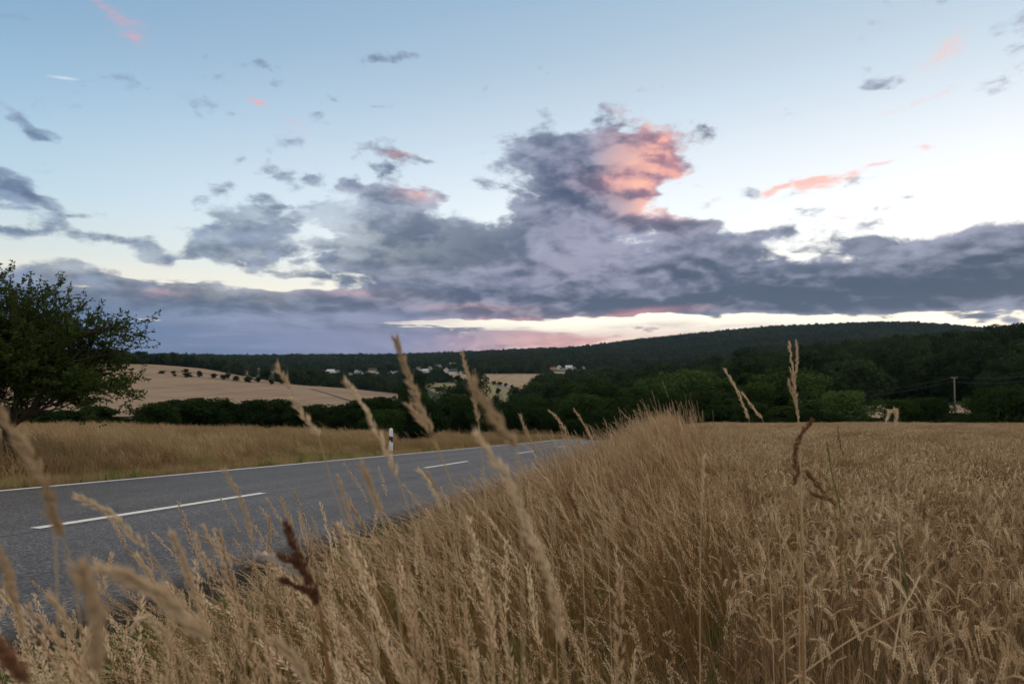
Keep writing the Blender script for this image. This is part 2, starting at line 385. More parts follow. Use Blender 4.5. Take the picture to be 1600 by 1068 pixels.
class MB:
    """collects tubes, blades, spindles and boxes; one mesh"""
    def __init__(s): s.v = []; s.f = []; s.m = []
    def add(s, vs, fs, mi=0):
        b = len(s.v); s.v.extend(vs)
        for f in fs: s.f.append(tuple(i + b for i in f)); s.m.append(mi)
    def tube(s, pts, rad, n=3, mi=0, cap=True):
        b = len(s.v); k = len(pts)
        for i, p in enumerate(pts):
            p = Vector(p)
            d = Vector(pts[min(i+1, k-1)]) - Vector(pts[max(i-1, 0)])
            if d.length < 1e-9: d = Vector((0, 0, 1))
            d.normalize()
            a = d.cross(Vector((0, 1, 0.013)));
            if a.length < 1e-3: a = d.cross(Vector((1, 0, 0)))
            a.normalize(); c = d.cross(a)
            r = rad[i] if hasattr(rad, '__len__') else rad
            for j in range(n):
                t = 2 * math.pi * j / n
                s.v.append(tuple(p + (a * math.cos(t) + c * math.sin(t)) * r))
        for i in range(k - 1):
            for j in range(n):
                s.f.append((b + i*n + j, b + i*n + (j+1) % n, b + (i+1)*n + (j+1) % n, b + (i+1)*n + j)); s.m.append(mi)
        if cap and n > 2:
            s.f.append(tuple(b + j for j in reversed(range(n)))); s.m.append(mi)
            s.f.append(tuple(b + (k-1)*n + j for j in range(n))); s.m.append(mi)
    def spindle(s, p, d, L, w, mi=0, n=4, fat=0.4):
        p = Vector(p); d = Vector(d).normalized()
        a = d.cross(Vector((0.3, 1, 0.2))).normalized(); c = d.cross(a)
        b = len(s.v)
        s.v.append(tuple(p)); s.v.append(tuple(p + d * L))
        for j in range(n):
            t = 2 * math.pi * j / n
            s.v.append(tuple(p + d * L * fat + (a * math.cos(t) + c * math.sin(t)) * w))
        for j in range(n):
            k = (j + 1) % n
            s.f.append((b, b+2+k, b+2+j)); s.m.append(mi)
            s.f.append((b+1, b+2+j, b+2+k)); s.m.append(mi)
    def blade(s, pts, wid, side, mi=0):
        side = Vector(side).normalized(); b = len(s.v); k = len(pts)
        for i, p in enumerate(pts):
            w = wid * (1 - (i / (k - 1)) ** 2 * 0.92) * 0.5
            s.v.append(tuple(Vector(p) - side * w)); s.v.append(tuple(Vector(p) + side * w))
        for i in range(k - 1):
            s.f.append((b+2*i, b+2*i+1, b+2*i+3, b+2*i+2)); s.m.append(mi)
    def box(s, x0, x1, y0, y1, z0, z1, mi=0):
        s.add([(x0,y0,z0),(x1,y0,z0),(x1,y1,z0),(x0,y1,z0),(x0,y0,z1),(x1,y0,z1),(x1,y1,z1),(x0,y1,z1)],
              [(0,3,2,1),(4,5,6,7),(0,1,5,4),(1,2,6,5),(2,3,7,6),(3,0,4,7)], mi)
    def mesh(s, name, mats, smooth=False):
        me = bpy.data.meshes.new(name); me.from_pydata(s.v, [], s.f)
        for m in mats: me.materials.append(m)
        me.polygons.foreach_set('material_index', s.m)
        if smooth: me.polygons.foreach_set('use_smooth', [True] * len(s.f))
        me.update(); return me
    def build(s, name, mats, parent=None, smooth=False):
        o = bpy.data.objects.new(name, s.mesh(name, mats, smooth)); link(o)
        if parent is not None: o.parent = parent
        return o

# ------------------------------------------------------------------ materials
def material(name):
    m = bpy.data.materials.new(name); m.use_nodes = True
    t = m.node_tree
    for n in list(t.nodes): t.nodes.remove(n)
    return m, NT(t)
def finish(T, shader):
    o = T.n.new('ShaderNodeOutputMaterial'); T.l.new(shader, o.inputs['Surface'])
def principled(T, col, rough=0.8, spec=0.3, bump=None, bstr=0.3, bdist=0.01):
    b = T.n.new('ShaderNodeBsdfPrincipled')
    T.put(b.inputs['Base Color'], col); T.put(b.inputs['Roughness'], rough)
    T.put(b.inputs['Specular IOR Level'], spec)
    if bump is not None:
        k = T.n.new('ShaderNodeBump'); T.put(k.inputs['Height'], bump); k.inputs['Strength'].default_value = bstr
        k.inputs['Distance'].default_value = bdist
        T.l.new(k.outputs[0], b.inputs['Normal'])
    return b.outputs[0]
def coords(T, kind='Object'):
    return T.n.new('ShaderNodeTexCoord').outputs[kind]
def position(T):
    return T.n.new('ShaderNodeNewGeometry').outputs['Position']
def plant_mat(name, c1, c2, c3=None, trans=0.35, nscale=3.0, hue_by_object=0.5):
    """dry stems, heads and leaves: light goes partly through; tone differs from plant to plant"""
    m, T = material(name)
    oi = T.n.new('ShaderNodeObjectInfo')
    nz = T.noise(position(T), nscale, 3, 0.6)
    f = T.m('ADD', T.m('MULTIPLY', oi.outputs['Random'], hue_by_object), T.m('MULTIPLY', T.smooth(nz, 0.3, 0.7), 1 - hue_by_object), clamp=True)
    stops = [(0.0, (*c1, 1)), (1.0, (*c2, 1))] if c3 is None else [(0.0, (*c1, 1)), (0.5, (*c2, 1)), (1.0, (*c3, 1))]
    col = T.ramp(f, stops)
    d = T.n.new('ShaderNodeBsdfDiffuse'); T.put(d.inputs[0], col)
    t = T.n.new('ShaderNodeBsdfTranslucent'); T.put(t.inputs[0], col)
    mx = T.n.new('ShaderNodeMixShader'); mx.inputs[0].default_value = trans
    T.l.new(d.outputs[0], mx.inputs[1]); T.l.new(t.outputs[0], mx.inputs[2])
    finish(T, mx.outputs[0]); return m
def plain_mat(name, col, rough=0.7, spec=0.3, var=0.12, scale=4.0, bump=0.0):
    m, T = material(name)
    nz = T.noise(coords(T), scale, 4, 0.6)
    k = T.lerp(nz, 0.3, 0.7, 1 - var, 1 + var)
    c = T.vm('SCALE', (col[0], col[1], col[2]), sc=k)
    finish(T, principled(T, c, rough, spec, nz if bump else None, bump)); return m

M_HEAD = plant_mat('straw_seed_heads', (.40,.28,.165), (.68,.53,.36), (.86,.74,.56), 0.4)
M_STEM = plant_mat('straw_stems', (.11,.050,.020), (.25,.135,.055), (.50,.35,.17), 0.10)
M_BLADE = plant_mat('dry_blades', (.16,.085,.035), (.30,.19,.09), (.14,.16,.05), 0.2)
M_EAR = plant_mat('wheat_ears', (.24,.145,.075), (.46,.33,.19), (.70,.57,.40), 0.2)
M_WSTEM = plant_mat('wheat_straw', (.13,.075,.033), (.28,.18,.09), (.45,.34,.20), 0.12)
M_FALLOW = plant_mat('fallow_heads', (.26,.165,.10), (.58,.43,.28), (.82,.67,.48), 0.3, 0.6, 0.45)
M_FALLOWSTEM = plant_mat('fallow_stems', (.24,.15,.07), (.38,.27,.14), (.25,.24,.09), 0.3, 0.5, 0.35)
M_GREEN = plant_mat('green_blades', (.06,.12,.02), (.11,.17,.04), (.24,.22,.09), 0.35)
M_SHORT = plant_mat('short_dry_blades', (.28,.19,.10), (.36,.27,.14), (.20,.22,.07), 0.3, 1.2, 0.3)
M_DOCK = plant_mat('brown_seeds', (.075,.034,.022), (.14,.065,.038), (.21,.11,.065), 0.05)
M_STALK = plant_mat('pale_stalks', (.42,.30,.17), (.56,.44,.28), None, 0.2)
M_OLD = plant_mat('grey_seeds', (.45,.40,.36), (.55,.50,.45), None, 0.3)

def leaf_mat(name, c1, c2, c3, nscale=0.5, trans=0.3):
    m, T = material(name)
    oi = T.n.new('ShaderNodeObjectInfo')
    nz = T.noise(coords(T), nscale, 3, 0.6)
    st = T.smooth(T.noise(position(T), 0.005, 4, 0.6), 0.36, 0.64)
    f = T.m('ADD', T.m('ADD', T.m('MULTIPLY', oi.outputs['Random'], 0.40), T.m('MULTIPLY', T.smooth(nz, 0.3, 0.7), 0.38)), T.m('MULTIPLY', st, 0.26), clamp=True)
    col = T.ramp(f, [(0.0, (*c1, 1)), (0.5, (*c2, 1)), (1.0, (*c3, 1))])
    d = T.n.new('ShaderNodeBsdfDiffuse'); T.put(d.inputs[0], col)
    t = T.n.new('ShaderNodeBsdfTranslucent'); T.put(t.inputs[0], col)
    mx = T.n.new('ShaderNodeMixShader'); mx.inputs[0].default_value = trans
    T.l.new(d.outputs[0], mx.inputs[1]); T.l.new(t.outputs[0], mx.inputs[2])
    finish(T, mx.outputs[0]); return m
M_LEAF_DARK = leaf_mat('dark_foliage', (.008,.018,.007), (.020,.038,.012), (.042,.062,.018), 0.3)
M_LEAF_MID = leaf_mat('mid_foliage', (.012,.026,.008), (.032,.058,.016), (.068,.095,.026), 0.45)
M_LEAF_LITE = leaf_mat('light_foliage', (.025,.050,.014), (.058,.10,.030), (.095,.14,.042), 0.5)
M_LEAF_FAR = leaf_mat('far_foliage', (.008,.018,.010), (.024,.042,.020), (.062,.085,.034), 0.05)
M_LEAF_NEAR = leaf_mat('near_foliage', (.028,.048,.012), (.055,.085,.020), (.12,.11,.028), 1.6, 0.35)
M_BARK = plain_mat('bark', (.055,.042,.032), 0.9, 0.1, 0.4, 12, 0.6)

# ------------------------------------------------------------------ ground
def polar_sheet(name, mat):
    aa = np.concatenate([np.radians(np.arange(-180, -48, 4.0)), np.radians(np.arange(-48, 48, 0.25)), np.radians(np.arange(48, 180.1, 4.0))])
    rr = np.concatenate([np.linspace(0.15, 3, 14), np.exp(np.linspace(math.log(3.2), math.log(9000), 330))])
    A, RR = np.meshgrid(aa, rr, indexing='xy')
    X = (RR * np.sin(A)); Y = (RR * np.cos(A))
    Z = H(X.ravel(), Y.ravel()).reshape(X.shape)
    V = np.stack([X, Y, Z], -1).reshape(-1, 3)
    nr, na = X.shape
    i = np.arange(nr - 1)[:, None] * na + np.arange(na - 1)[None, :]
    Fq = np.stack([i, i + 1, i + na + 1, i + na], -1).reshape(-1, 4)[:, ::-1]
    me = mesh_np(name, V, Fq, [mat], smooth=True)
    o = bpy.data.objects.new(name, me); return link(o)
m, T = material('ground_soil')
P = position(T)
sx, sy, sz = T.sep(P)
near = T.smooth(T.vm('LENGTH', P), 50, 110)
n_a = T.noise(P, 0.6, 6, 0.65); n_b = T.noise(P, 9.0, 5, 0.7); n_c = T.noise(P, 0.02, 5, 0.6)
soil = T.mix(T.smooth(n_b, 0.35, 0.65), (.055,.038,.022,1), (.12,.085,.05,1))
green = T.mix(T.smooth(n_b, 0.3, 0.7), (.035,.045,.014,1), (.085,.09,.032,1))
g = T.mix(T.smooth(n_a, 0.42, 0.62), soil, green)
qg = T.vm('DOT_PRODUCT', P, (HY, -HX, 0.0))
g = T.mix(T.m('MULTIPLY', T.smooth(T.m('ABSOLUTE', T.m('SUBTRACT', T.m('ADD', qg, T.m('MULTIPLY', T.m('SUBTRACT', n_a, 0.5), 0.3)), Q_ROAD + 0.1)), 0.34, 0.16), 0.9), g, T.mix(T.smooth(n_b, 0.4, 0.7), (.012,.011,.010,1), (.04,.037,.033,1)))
far = T.mix(T.smooth(n_c, 0.35, 0.65), (.020,.032,.014,1), (.034,.048,.018,1))
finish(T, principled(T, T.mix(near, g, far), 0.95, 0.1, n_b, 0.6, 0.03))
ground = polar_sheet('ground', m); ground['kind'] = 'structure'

# ------------------------------------------------------------------ road
def strip(name, q0, q1, t0, t1, dt, lift, mat, nq=2, wob=0.0, skirt=0.0, seed=1):
    ts = np.arange(t0, t1 + 1e-6, dt); rs = random.Random(seed)
    V = []; Fq = []
    qs = list(np.linspace(q0, q1, nq))
    for i, t in enumerate(ts):
        w = (rs.random() - 0.5) * wob
        row = []
        for j, q in enumerate(qs):
            qq = q + (w if j == nq - 1 else 0)
            x, y = xy_of(t, qq)
            zz = Hs(*xy_of(t, min(qq, Q_ROAD - 0.02))) if skirt else Hs(x, y)
            row.append((x, y, zz + lift))
        if skirt:
            x, y, z = row[-1]; x2, y2 = xy_of(t, qs[-1] + w + 0.05 + rs.random() * 0.04); row.append((x2, y2, z - skirt))
        V += row
    n = nq + (1 if skirt else 0)
    for i in range(len(ts) - 1):
        for j in range(n - 1):
            a = i * n + j; Fq.append((a, a + 1, a + n + 1, a + n))
    me = mesh_np(name, V, Fq, [mat])
    o = link(bpy.data.objects.new(name, me)); o['kind'] = 'structure'; return o
m, T = material('asphalt')
P = position(T)
sp = T.noise(P, 60.0, 3, 0.7); sp2 = T.noise(P, 260.0, 1, 0.5)
v = T.n.new('ShaderNodeTexVoronoi'); T.put(v.inputs['Vector'], P); v.inputs['Scale'].default_value = 62.0
chip = T.smooth(T.sep(v.outputs['Color'])[0], 0.55, 0.95)
base = T.mix(T.smooth(sp, 0.35, 0.65), (.016,.016,.018,1), (.066,.065,.069,1))
base = T.mix(T.m('MULTIPLY', chip, 0.7), base, (.20,.197,.195,1))
pat = T.noise(P, 0.45, 5, 0.6)
q_in = T.vm('DOT_PRODUCT', P, (HY, -HX, 0.0))
base = T.mix(T.m('MULTIPLY', T.smooth(pat, 0.4, 0.65), 0.25), base, (.06,.06,.065,1))
tl = T.vm('DOT_PRODUCT', P, (HX, HY, 0.0))
lane_n = T.noise(T.xyz(T.m('MULTIPLY', q_in, 1.3), T.m('MULTIPLY', tl, 0.03), 0.0), 1.0, 3, 0.5)
base = T.vm('SCALE', base, sc=T.smooth(lane_n, 0.35, 0.65, 0.80, 1.18))
crk = T.n.new('ShaderNodeTexVoronoi'); crk.feature = 'DISTANCE_TO_EDGE'; crk.inputs['Scale'].default_value = 0.55
T.put(crk.inputs['Vector'], T.vm('ADD', P, T.vm('SCALE', T.noise(P, 3.0, 4, 0.6, color=True), sc=0.9)))
crack = T.m('MULTIPLY', T.smooth(crk.outputs['Distance'], 0.014, 0.004), T.smooth(T.noise(P, 0.25, 2), 0.50, 0.58))
seam = T.m('MULTIPLY', T.smooth(T.m('ABSOLUTE', T.m('SUBTRACT', T.m('ADD', q_in, T.m('MULTIPLY', sp, 0.02)), Q_MID + 0.17)), 0.022, 0.010), 0.8)
base = T.mix(T.m('MAXIMUM', crack, seam), base, (.012,.012,.013,1))
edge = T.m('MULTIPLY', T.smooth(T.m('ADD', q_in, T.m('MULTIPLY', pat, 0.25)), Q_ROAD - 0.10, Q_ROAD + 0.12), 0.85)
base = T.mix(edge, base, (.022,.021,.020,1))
finish(T, principled(T, base, T.lerp(sp, 0.3, 0.7, 0.55, 0.85), 0.45, T.m('ADD', T.m('MULTIPLY', sp, 0.6), T.m('MULTIPLY', v.outputs['Distance'], -0.8)), 0.8, 0.006))
road = strip('road', Q_EDGE - 0.16, Q_ROAD + 0.02, -3.0, 96.0, 0.5, 0.03, m, 8, 0.10, 0.16)
m, T = material('road_paint')
P = position(T); wn_ = T.noise(P, 55.0, 4, 0.7); wl = T.noise(P, 3.0, 3, 0.6)
pc = T.mix(T.m('MULTIPLY', T.smooth(T.m('ADD', wn_, T.m('MULTIPLY', wl, 0.3)), 0.70, 0.85), 0.7), (.66,.66,.64,1), (.16,.16,.16,1))
finish(T, principled(T, pc, 0.6, 0.3, wn_, 0.4, 0.003)); M_PAINT = m
EW = 0.115
strip('edge_line_marking', Q_EDGE - EW / 2, Q_EDGE + EW / 2, -3.0, 94.0, 0.5, 0.036, M_PAINT)
pa = on_road(52, 830, HR); pb = on_road(410, 773, HR); pc_ = on_road(673, 733, HR)
ta, tb, tcn = t_of(pa.x, pa.y), t_of(pb.x, pb.y), t_of(pc_.x, pc_.y)
per = tcn - ta
for k in range(0, 7):
    s0 = ta + per * k
    strip('centre_line_marking', Q_MID - 0.065, Q_MID + 0.065, s0, s0 + (tb - ta), (tb - ta) / 8, 0.036, M_PAINT)
print('ROAD', HR, Q_EDGE, Q_MID, Q_ROAD, tb - ta, per, q_pix(52,830), q_pix(410,773), q_pix(620,712), q_pix(79,985), q_pix(676,800))

# ------------------------------------------------------------------ fields beyond
def in_poly(px, py, poly):
    px = np.asarray(px); py = np.asarray(py); c = np.zeros(px.shape, bool); n = len(poly)
    for i in range(n):
        x0, y0 = poly[i]; x1, y1 = poly[(i + 1) % n]
        if y0 == y1: continue
        k = ((y0 > py) != (y1 > py)) & (px < (x1 - x0) * (py - y0) / (y1 - y0) + x0)
        c ^= k
    return c
def field_sheet(name, top, bot, us, mat, lift=0.35, nv=40, rmin=90):
    """top and bot: outlines [(u, v)..]; the sheet lies on the land between them"""
    V = []; Fq = []
    tu, tv = zip(*top); bu, bv = zip(*bot)
    for u in us:
        x1, y1, r1 = hit(u, float(np.interp(u, tu, tv)), rmin); x0, y0, r0 = hit(u, float(np.interp(u, bu, bv)), rmin)
        d = ray(u, 500)
        for k in range(nv):
            r = r0 + (r1 - r0) * k / (nv - 1)
            V.append((d.x * r, d.y * r, Hs(d.x * r, d.y * r) + lift))
    n = len(us)
    for i in range(n - 1):
        for k in range(nv - 1):
            a = i * nv + k; Fq.append((a, a + nv, a + nv + 1, a + 1))
    o = link(bpy.data.objects.new(name, mesh_np(name, V, Fq, [mat], smooth=True))); o['kind'] = 'structure'; return o
def crop_mat(name, a, b, c=None, stripe=0.25, ang=20, sc=0.02):
    m, T = material(name); P = position(T)
    mp = T.n.new('ShaderNodeMapping'); T.put(mp.inputs['Vector'], P); mp.inputs['Rotation'].default_value = (0, 0, R(ang))
    mp.inputs['Scale'].default_value = (1.0, 0.06, 0.0)
    s1 = T.noise(mp.outputs[0], 0.12, 5, 0.7); s2 = T.noise(P, sc, 5, 0.65); s3 = T.noise(P, 0.5, 3, 0.7)
    col = T.mix(T.smooth(T.m('ADD', T.m('MULTIPLY', s1, stripe), T.m('MULTIPLY', s2, 1 - stripe)), 0.38, 0.62), (*a, 1), (*b, 1))
    if c: col = T.mix(T.smooth(s2, 0.58, 0.68), col, (*c, 1))
    col = T.mix(T.m('MULTIPLY', T.smooth(s3, 0.45, 0.7), 0.25), col, (a[0]*.6, a[1]*.6, a[2]*.6, 1))
    fr = T.m('ABSOLUTE', T.m('SUBTRACT', T.m('FRACT', T.m('ADD', T.m('MULTIPLY', T.sep(mp.outputs[0])[0], 1 / 24.0), T.m('MULTIPLY', s2, 0.15))), 0.5))
    col = T.vm('SCALE', col, sc=T.smooth(fr, 0.030, 0.055, 0.74, 1.0))
    finish(T, principled(T, col, 0.95, 0.1)); return m
M_CROP = crop_mat('ripe_crop', (.21,.148,.098), (.27,.195,.13), (.22,.19,.10))
M_CROP2 = crop_mat('pale_crop', (.24,.18,.11), (.31,.235,.15), None, 0.5, 60)
M_MEADOW = crop_mat('meadow', (.15,.145,.065), (.23,.20,.10), (.11,.14,.05), 0.5, -30)
HILL_TOP = [(-500,566),(0,568),(239,569.5),(320,576),(370,586),(400,591),(445,599),(470,602),(545,607),(620,615),(660,621)]
HILL_BOT = [(-500,652),(250,652),(520,648),(660,634)]
field_sheet('field_hill', HILL_TOP, HILL_BOT, list(np.linspace(-480, 660, 90)), M_CROP, 0.3)
MEAD = [(654,599),(690,598),(772,599.5),(800,607),(812,612),(810,624),(770,625),(720,615),(680,614),(660,604)]
field_sheet('field_meadow', [(654,598),(772,599.5),(812,612)], [(654,601),(680,614),(720,617),(770,630),(812,628)], list(np.linspace(654, 812, 40)), M_MEADOW, 0.3)
UPPER = [(707,584),(857,584),(845,590),(820,605),(812,611),(772,598.5),(735,597),(710,590)]
field_sheet('field_upper', [(700,584),(858,584)], [(700,590),(735,597),(772,598.6),(812,610),(822,604),(845,591),(858,585)], list(np.linspace(703, 857, 44)), M_CROP2, 0.3)
PATCHES = [('field_patch', [(905,603),(928,603)], [(905,607),(928,607)], M_CROP2), ('field_patch', [(864,580.5),(884,580.5)], [(864,583),(884,583)], M_CROP2),
           ('field_patch', [(1352,645),(1378,643)], [(1352,656),(1388,654)], M_CROP), ('field_patch', [(1480,634),(1538,633)], [(1480,648),(1560,650)], M_CROP),
           ('field_green', [(1350,634),(1395,633)], [(1350,643),(1395,642)], M_MEADOW)]
for nm, tp, bt, mt in PATCHES:
    field_sheet(nm, tp, bt, list(np.linspace(tp[0][0], tp[-1][0], 8)), mt, 0.25, 10, 100)
NOTREE = [[(-500,560)] + [p for p in HILL_TOP] + [(660,634),(640,640),(-500,660)], MEAD, UPPER,
          [(903,602),(930,602),(930,609),(903,609)], [(862,579),(886,579),(886,584),(862,584)],
          [(1346,630),(1400,630),(1392,660),(1346,660)], [(1476,631),(1545,631),(1570,660),(1476,660)]]
# tractor lines and the field lane
M_TRACK = plain_mat('lane_soil', (.045,.045,.028), 0.95, 0.1, 0.3, 0.2)
M_LANE = plain_mat('lane_asphalt', (.15,.14,.15), 0.9, 0.1, 0.1, 0.2)
def lane(name, pix, width, mat, lift=0.42, rmin=90):
    pts = []
    for (u0, v0), (u1, v1) in zip(pix[:-1], pix[1:]):
        x0, y0, _ = hit(u0, v0, rmin); x1, y1, _ = hit(u1, v1, rmin)
        for k in range(12): pts.append((x0 + (x1 - x0) * k / 12, y0 + (y1 - y0) * k / 12))
    pts.append((x1, y1)); V = []; Fq = []
    for i, (x, y) in enumerate(pts):
        a = pts[max(i-1, 0)]; b = pts[min(i+1, len(pts)-1)]
        d = Vector((b[0]-a[0], b[1]-a[1])).normalized(); nx, ny = -d.y * width / 2, d.x * width / 2
        V += [(x-nx, y-ny, Hs(x-nx, y-ny) + lift), (x+nx, y+ny, Hs(x+nx, y+ny) + lift)]
    for i in range(len(pts) - 1): Fq.append((2*i, 2*i+1, 2*i+3, 2*i+2))
    o = link(bpy.data.objects.new(name, mesh_np(name, V, Fq, [mat]))); o['kind'] = 'structure'; return o
lane('field_path', [(252,579.5),(300,582.5),(360,587),(410,594),(457,600)], 5, M_TRACK)
lane('field_path', [(275,587),(320,591),(380,596.5),(445,601)], 4, M_TRACK)
lane('field_path', [(485,607.5),(520,618),(555,629)], 3, M_TRACK)
lane('country_lane', [(772,599.3),(790,605),(812,613)], 8, M_LANE, 0.5)
# ------------------------------------------------------------------ scattering of uncountable plants
def scatter(name, label, pts, rot, scl, idx, protos, cat='grass'):
    """one object: a cloud of points that carries copies of the tufts"""
    col = bpy.data.collections.new(name + '_tufts')
    for i, (me) in enumerate(protos):
        o = bpy.data.objects.new('%s_tuft.%03d' % (name, i), me); col.objects.link(o)
    n = len(pts)
    me = bpy.data.meshes.new(name)
    me.vertices.add(n); me.vertices.foreach_set('co', np.asarray(pts, np.float32).ravel())
    a = me.attributes.new('rot', 'FLOAT_VECTOR', 'POINT'); a.data.foreach_set('vector', np.asarray(rot, np.float32).ravel())
    a = me.attributes.new('scl', 'FLOAT_VECTOR', 'POINT'); a.data.foreach_set('vector', np.asarray(scl, np.float32).ravel())
    a = me.attributes.new('idx', 'INT', 'POINT'); a.data.foreach_set('value', np.asarray(idx, np.int32))
    o = link(bpy.data.objects.new(name, me)); tag(o, label, cat, None, 'stuff')
    ng = bpy.data.node_groups.new(name + '_nodes', 'GeometryNodeTree')
    ng.interface.new_socket('Geometry', in_out='INPUT', socket_type='NodeSocketGeometry')
    ng.interface.new_socket('Geometry', in_out='OUTPUT', socket_type='NodeSocketGeometry')
    gi = ng.nodes.new('NodeGroupInput'); go = ng.nodes.new('NodeGroupOutput')
    ci = ng.nodes.new('GeometryNodeCollectionInfo'); ci.inputs['Collection'].default_value = col
    ci.inputs['Separate Children'].default_value = True; ci.inputs['Reset Children'].default_value = True
    io = ng.nodes.new('GeometryNodeInstanceOnPoints'); io.inputs['Pick Instance'].default_value = True
    mp = ng.nodes.new('GeometryNodeMeshToPoints')
    def attr(nm, ty):
        k = ng.nodes.new('GeometryNodeInputNamedAttribute'); k.data_type = ty; k.inputs['Name'].default_value = nm
        return [q for q in k.outputs if q.enabled and q.name == 'Attribute'][0]
    L = ng.links.new
    L(gi.outputs[0], mp.inputs['Mesh']); L(mp.outputs[0], io.inputs['Points'])
    L(ci.outputs[0], io.inputs['Instance']); L(attr('idx', 'INT'), io.inputs['Instance Index'])
    L(attr('rot', 'FLOAT_VECTOR'), io.inputs['Rotation']); L(attr('scl', 'FLOAT_VECTOR'), io.inputs['Scale'])
    L(io.outputs[0], go.inputs[0])
    md = o.modifiers.new('tufts', 'NODES'); md.node_group = ng
    return o

def lean_path(rng, x, y, h, lean, sway, segs=7, droop=0.0, ldir=math.pi):
    """a stalk that starts upright, leans along ldir and nods at its tip"""
    pts = []; a = ldir + rng.gauss(0, 0.35); px, py, pz = x, y, 0.0
    L = h / segs
    for i in range(segs + 1):
        pts.append((px, py, pz))
        t = i / segs
        th = lean * (0.25 + 1.0 * t) + droop * t ** 3
        px += math.sin(th) * math.cos(a) * L + rng.gauss(0, sway) * L
        py += math.sin(th) * math.sin(a) * L + rng.gauss(0, sway) * L
        pz += math.cos(th) * L
    return pts
def along(pts, t):
    k = t * (len(pts) - 1); i = min(int(k), len(pts) - 2); f = k - i
    a, b = Vector(pts[i]), Vector(pts[i + 1])
    return a + (b - a) * f, (b - a).normalized()
def panicle(mb, rng, pts, t0, n, L, w, spread, mi=0, nside=3):
    """many small spikelets round the upper part of a stalk, longest branches low down"""
    for k in range(n):
        t = t0 + (1 - t0) * (k + rng.random() * 0.8) / n
        p, d = along(pts, min(t, 0.999))
        r = Vector((rng.gauss(0, 1), rng.gauss(0, 1), rng.gauss(0, 1))); r = (r - d * r.dot(d))
        if r.length < 1e-3: continue
        r.normalize(); u = (t - t0) / (1 - t0)
        o = spread * (0.35 + math.sin(math.pi * min(1, 0.15 + 0.85 * u)) * 0.8) * rng.random()
        dd = (d + r * (0.25 + 0.35 * rng.random())).normalized()
        mb.spindle(p + r * o + d * o * 0.8, dd, L * (0.7 + 0.6 * rng.random()), w * (0.7 + 0.6 * rng.random()), mi, nside)
def tall_tuft(seed, ns, h0, h1, radius, spikes=44, headlen=0.16, spread=0.006, blades=3, lean=0.20, wt=1.0):
    rng = random.Random(seed); mb = MB()
    for s in range(ns):
        a = rng.random() * 6.283; r = radius * math.sqrt(rng.random())
        h = h0 + (h1 - h0) * rng.random()
        le = rng.gauss(lean, 0.15)
        pts = lean_path(rng, math.cos(a) * r, math.sin(a) * r, h, le, 0.03, 8, 0.25 + 0.9 * rng.random() ** 2)
        mb.tube(pts, [0.0014 * wt * (1 - 0.55 * i / 8) for i in range(9)], 3, 1, False)
        hl = headlen * (0.7 + 0.6 * rng.random())
        panicle(mb, rng, pts, 1 - hl / h, int(spikes * hl / headlen), 0.0105, 0.0013 * wt, spread * (0.5 + rng.random()), 0)
        if rng.random() < 0.6:
            t = 0.15 + rng.random() * 0.45; p, d = along(pts, t); aa = rng.random() * 6.283
            L = 0.12 + rng.random() * 0.2; bl = []
            for i in range(6):
                u = i / 5
                bl.append(p + Vector((math.cos(aa), math.sin(aa), 0)) * L * u * 0.7 + Vector((0, 0, L * (0.9 * u - 1.3 * u * u))))
            mb.blade(bl, 0.004 * wt, (-math.sin(aa), math.cos(aa), 0.2), 2)
    for s in range(blades):
        a = rng.random() * 6.283; r = radius * rng.random()
        h = 0.25 + 0.45 * rng.random()
        pts = lean_path(rng, math.cos(a) * r, math.sin(a) * r, h, 0.35, 0.08, 5, 1.6 * rng.random(), rng.random() * 6.283)
        mb.blade(pts, 0.0045 * wt, (math.sin(a), math.cos(a), 0), 2)
    return mb
